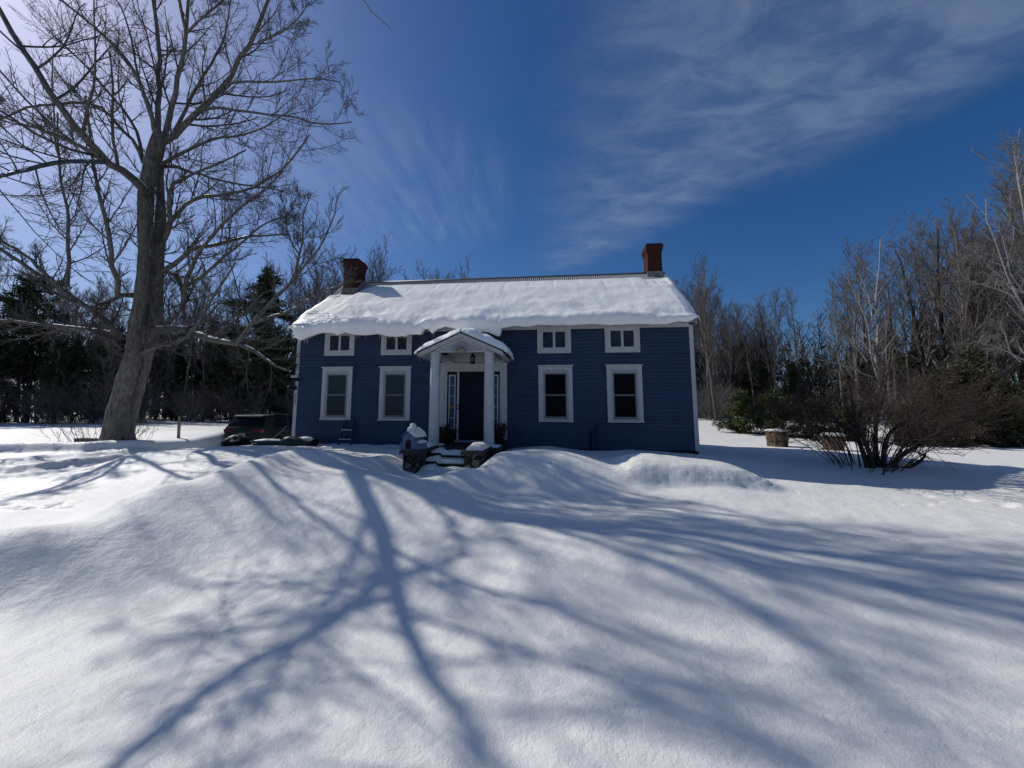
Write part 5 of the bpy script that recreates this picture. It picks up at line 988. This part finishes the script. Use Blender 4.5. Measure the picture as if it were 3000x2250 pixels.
FW = mesh_np('distant_evergreens', *sprays(CC, D, 26000, 1.1, .16, .1, g, .2), NEEDLE); tag(FW, 'far-off evergreen undergrowth showing dark between the trunks', 'woods', None, 'stuff')
# ------------------------------------------------------------------ light, sky, camera
EL = math.asin(SUN[2]); AZ = math.atan2(SUN[0], SUN[1])          # azimuth clockwise from +Y
ld = bpy.data.lights.new('sun', 'SUN'); ld.energy = 5.0; ld.angle = R(.53); ld.color = (1, .975, .935)
lo = bpy.data.objects.new('sun', ld); COL.objects.link(lo); lo.rotation_euler = Vector(-SUN).to_track_quat('-Z', 'Y').to_euler(); lo.location = Vector(SUN*60)
wd = bpy.data.worlds.new('World'); SC.world = wd; wd.use_nodes = True; nt = wd.node_tree
for n_ in list(nt.nodes): nt.nodes.remove(n_)
def N(t, **kw):
    n_ = nt.nodes.new(t)
    for k, v in kw.items():
        if k in n_.inputs: n_.inputs[k].default_value = v
        else: setattr(n_, k, v)
    return n_
Lk = nt.links.new
sky = N('ShaderNodeTexSky', sky_type='NISHITA'); sky.sun_disc = False; sky.sun_elevation = EL; sky.sun_rotation = AZ; sky.altitude = 300; sky.air_density = 1.0; sky.dust_density = 1.05; sky.ozone_density = 4.0
hs = N('ShaderNodeHueSaturation'); hs.inputs['Saturation'].default_value = SKYSAT; hs.inputs['Value'].default_value = SKYVAL; Lk(sky.outputs[0], hs.inputs['Color'])
tn = N('ShaderNodeMixRGB', blend_type='MULTIPLY'); tn.inputs['Fac'].default_value = 1; Lk(hs.outputs[0], tn.inputs[1]); tn.inputs[2].default_value = (*TINT, 1)
# thin cirrus on a high plane
tc = N('ShaderNodeTexCoord'); sx = N('ShaderNodeSeparateXYZ'); Lk(tc.outputs['Generated'], sx.inputs[0])
def M2(op, a, b=None, clamp=False):
    m_ = N('ShaderNodeMath', operation=op, use_clamp=clamp)
    for i, q in enumerate((a, b)):
        if q is None: continue
        if isinstance(q, (int, float)): m_.inputs[i].default_value = q
        else: Lk(q, m_.inputs[i])
    return m_.outputs[0]
zc = M2('MAXIMUM', sx.outputs['Z'], .06); px_ = M2('DIVIDE', sx.outputs['X'], zc); py_ = M2('DIVIDE', sx.outputs['Y'], zc)
cb = N('ShaderNodeCombineXYZ'); Lk(px_, cb.inputs[0]); Lk(py_, cb.inputs[1])
def warped(scale, rot, sc, det, ro, loc=(0, 0, 0), dist=0.0):
    mp = N('ShaderNodeMapping'); mp.inputs['Rotation'].default_value = (0, 0, rot); mp.inputs['Scale'].default_value = (*scale, 1); mp.inputs['Location'].default_value = loc; Lk(cb.outputs[0], mp.inputs['Vector'])
    n_ = N('ShaderNodeTexNoise'); n_.inputs['Scale'].default_value = sc; n_.inputs['Detail'].default_value = det; n_.inputs['Roughness'].default_value = ro; n_.inputs['Distortion'].default_value = dist; Lk(mp.outputs[0], n_.inputs['Vector']); return n_.outputs['Fac']
def rng_(v, a, b, smooth=True):
    r = N('ShaderNodeMapRange'); r.interpolation_type = 'SMOOTHSTEP' if smooth else 'LINEAR'; r.inputs['From Min'].default_value = a; r.inputs['From Max'].default_value = b; Lk(v, r.inputs['Value']); return r.outputs[0]
big = warped((1, 1), .3, 1.6, 4, .5); fine = warped((1.0, 1.7), R(35), 4.2, 10, .62, dist=.5); ribs = warped((3.6, .7), R(-25), 3.2, 6, .55, (2, 1, 0), .4)
jit = M2('MULTIPLY', M2('SUBTRACT', big, .5), .55)
# main veil: a band whose lower right edge runs up to the right
e1 = M2('ADD', M2('ADD', M2('MULTIPLY', px_, -.83), M2('MULTIPLY', py_, -.56)), jit)            # distance from the lower right edge
veil = M2('MULTIPLY', rng_(M2('ADD', e1, 1.92), -.03, .42), rng_(M2('ADD', px_, M2('MULTIPLY', jit, .8)), -.02, .62))
veil = M2('MULTIPLY', veil, M2('ADD', M2('MULTIPLY', rng_(fine, .30, .74), .70), .27))
# ribbed veil left of the house chimney
dx = M2('ADD', px_, .55); dy = M2('SUBTRACT', py_, 1.75); rr = M2('ADD', M2('MULTIPLY', M2('MULTIPLY', dx, dx), 2.2), M2('MULTIPLY', M2('MULTIPLY', dy, dy), 2.0))
rib = M2('MULTIPLY', rng_(M2('ADD', rr, jit), 1.0, .05), rng_(ribs, .30, .80))
mask = M2('MINIMUM', M2('ADD', M2('MULTIPLY', veil, CLOUD1), M2('MULTIPLY', rib, CLOUD2)), .9)
mix = N('ShaderNodeMixRGB'); Lk(mask, mix.inputs['Fac']); Lk(tn.outputs[0], mix.inputs[1]); mix.inputs[2].default_value = (*CLOUDC, 1)
bg = N('ShaderNodeBackground'); bg.inputs['Strength'].default_value = SKYSTR; Lk(mix.outputs[0], bg.inputs['Color']); wo = N('ShaderNodeOutputWorld'); Lk(bg.outputs[0], wo.inputs['Surface'])
cd = bpy.data.cameras.new('camera'); cam = bpy.data.objects.new('camera', cd); COL.objects.link(cam); SC.camera = cam
cd.sensor_fit = 'HORIZONTAL'; cd.sensor_width = 36; cd.lens = 36*FPX/3000; cd.clip_start = .05; cd.clip_end = 2000
cam.matrix_world = Matrix(((MC[0][0], -MC[0][1], -MC[0][2], CAM[0]), (MC[1][0], -MC[1][1], -MC[1][2], CAM[1]), (MC[2][0], -MC[2][1], -MC[2][2], CAM[2]), (0, 0, 0, 1)))
SC.view_settings.view_transform = 'Standard'; SC.view_settings.look = 'None'; SC.view_settings.exposure = EXPO; SC.view_settings.gamma = 1
SC.render.engine = 'CYCLES'; SC.cycles.max_bounces = 6; SC.cycles.diffuse_bounces = 3; SC.cycles.glossy_bounces = 3; SC.cycles.transmission_bounces = 3; SC.cycles.use_denoising = DENO; SC.cycles.caustics_reflective = False; SC.cycles.caustics_refractive = False
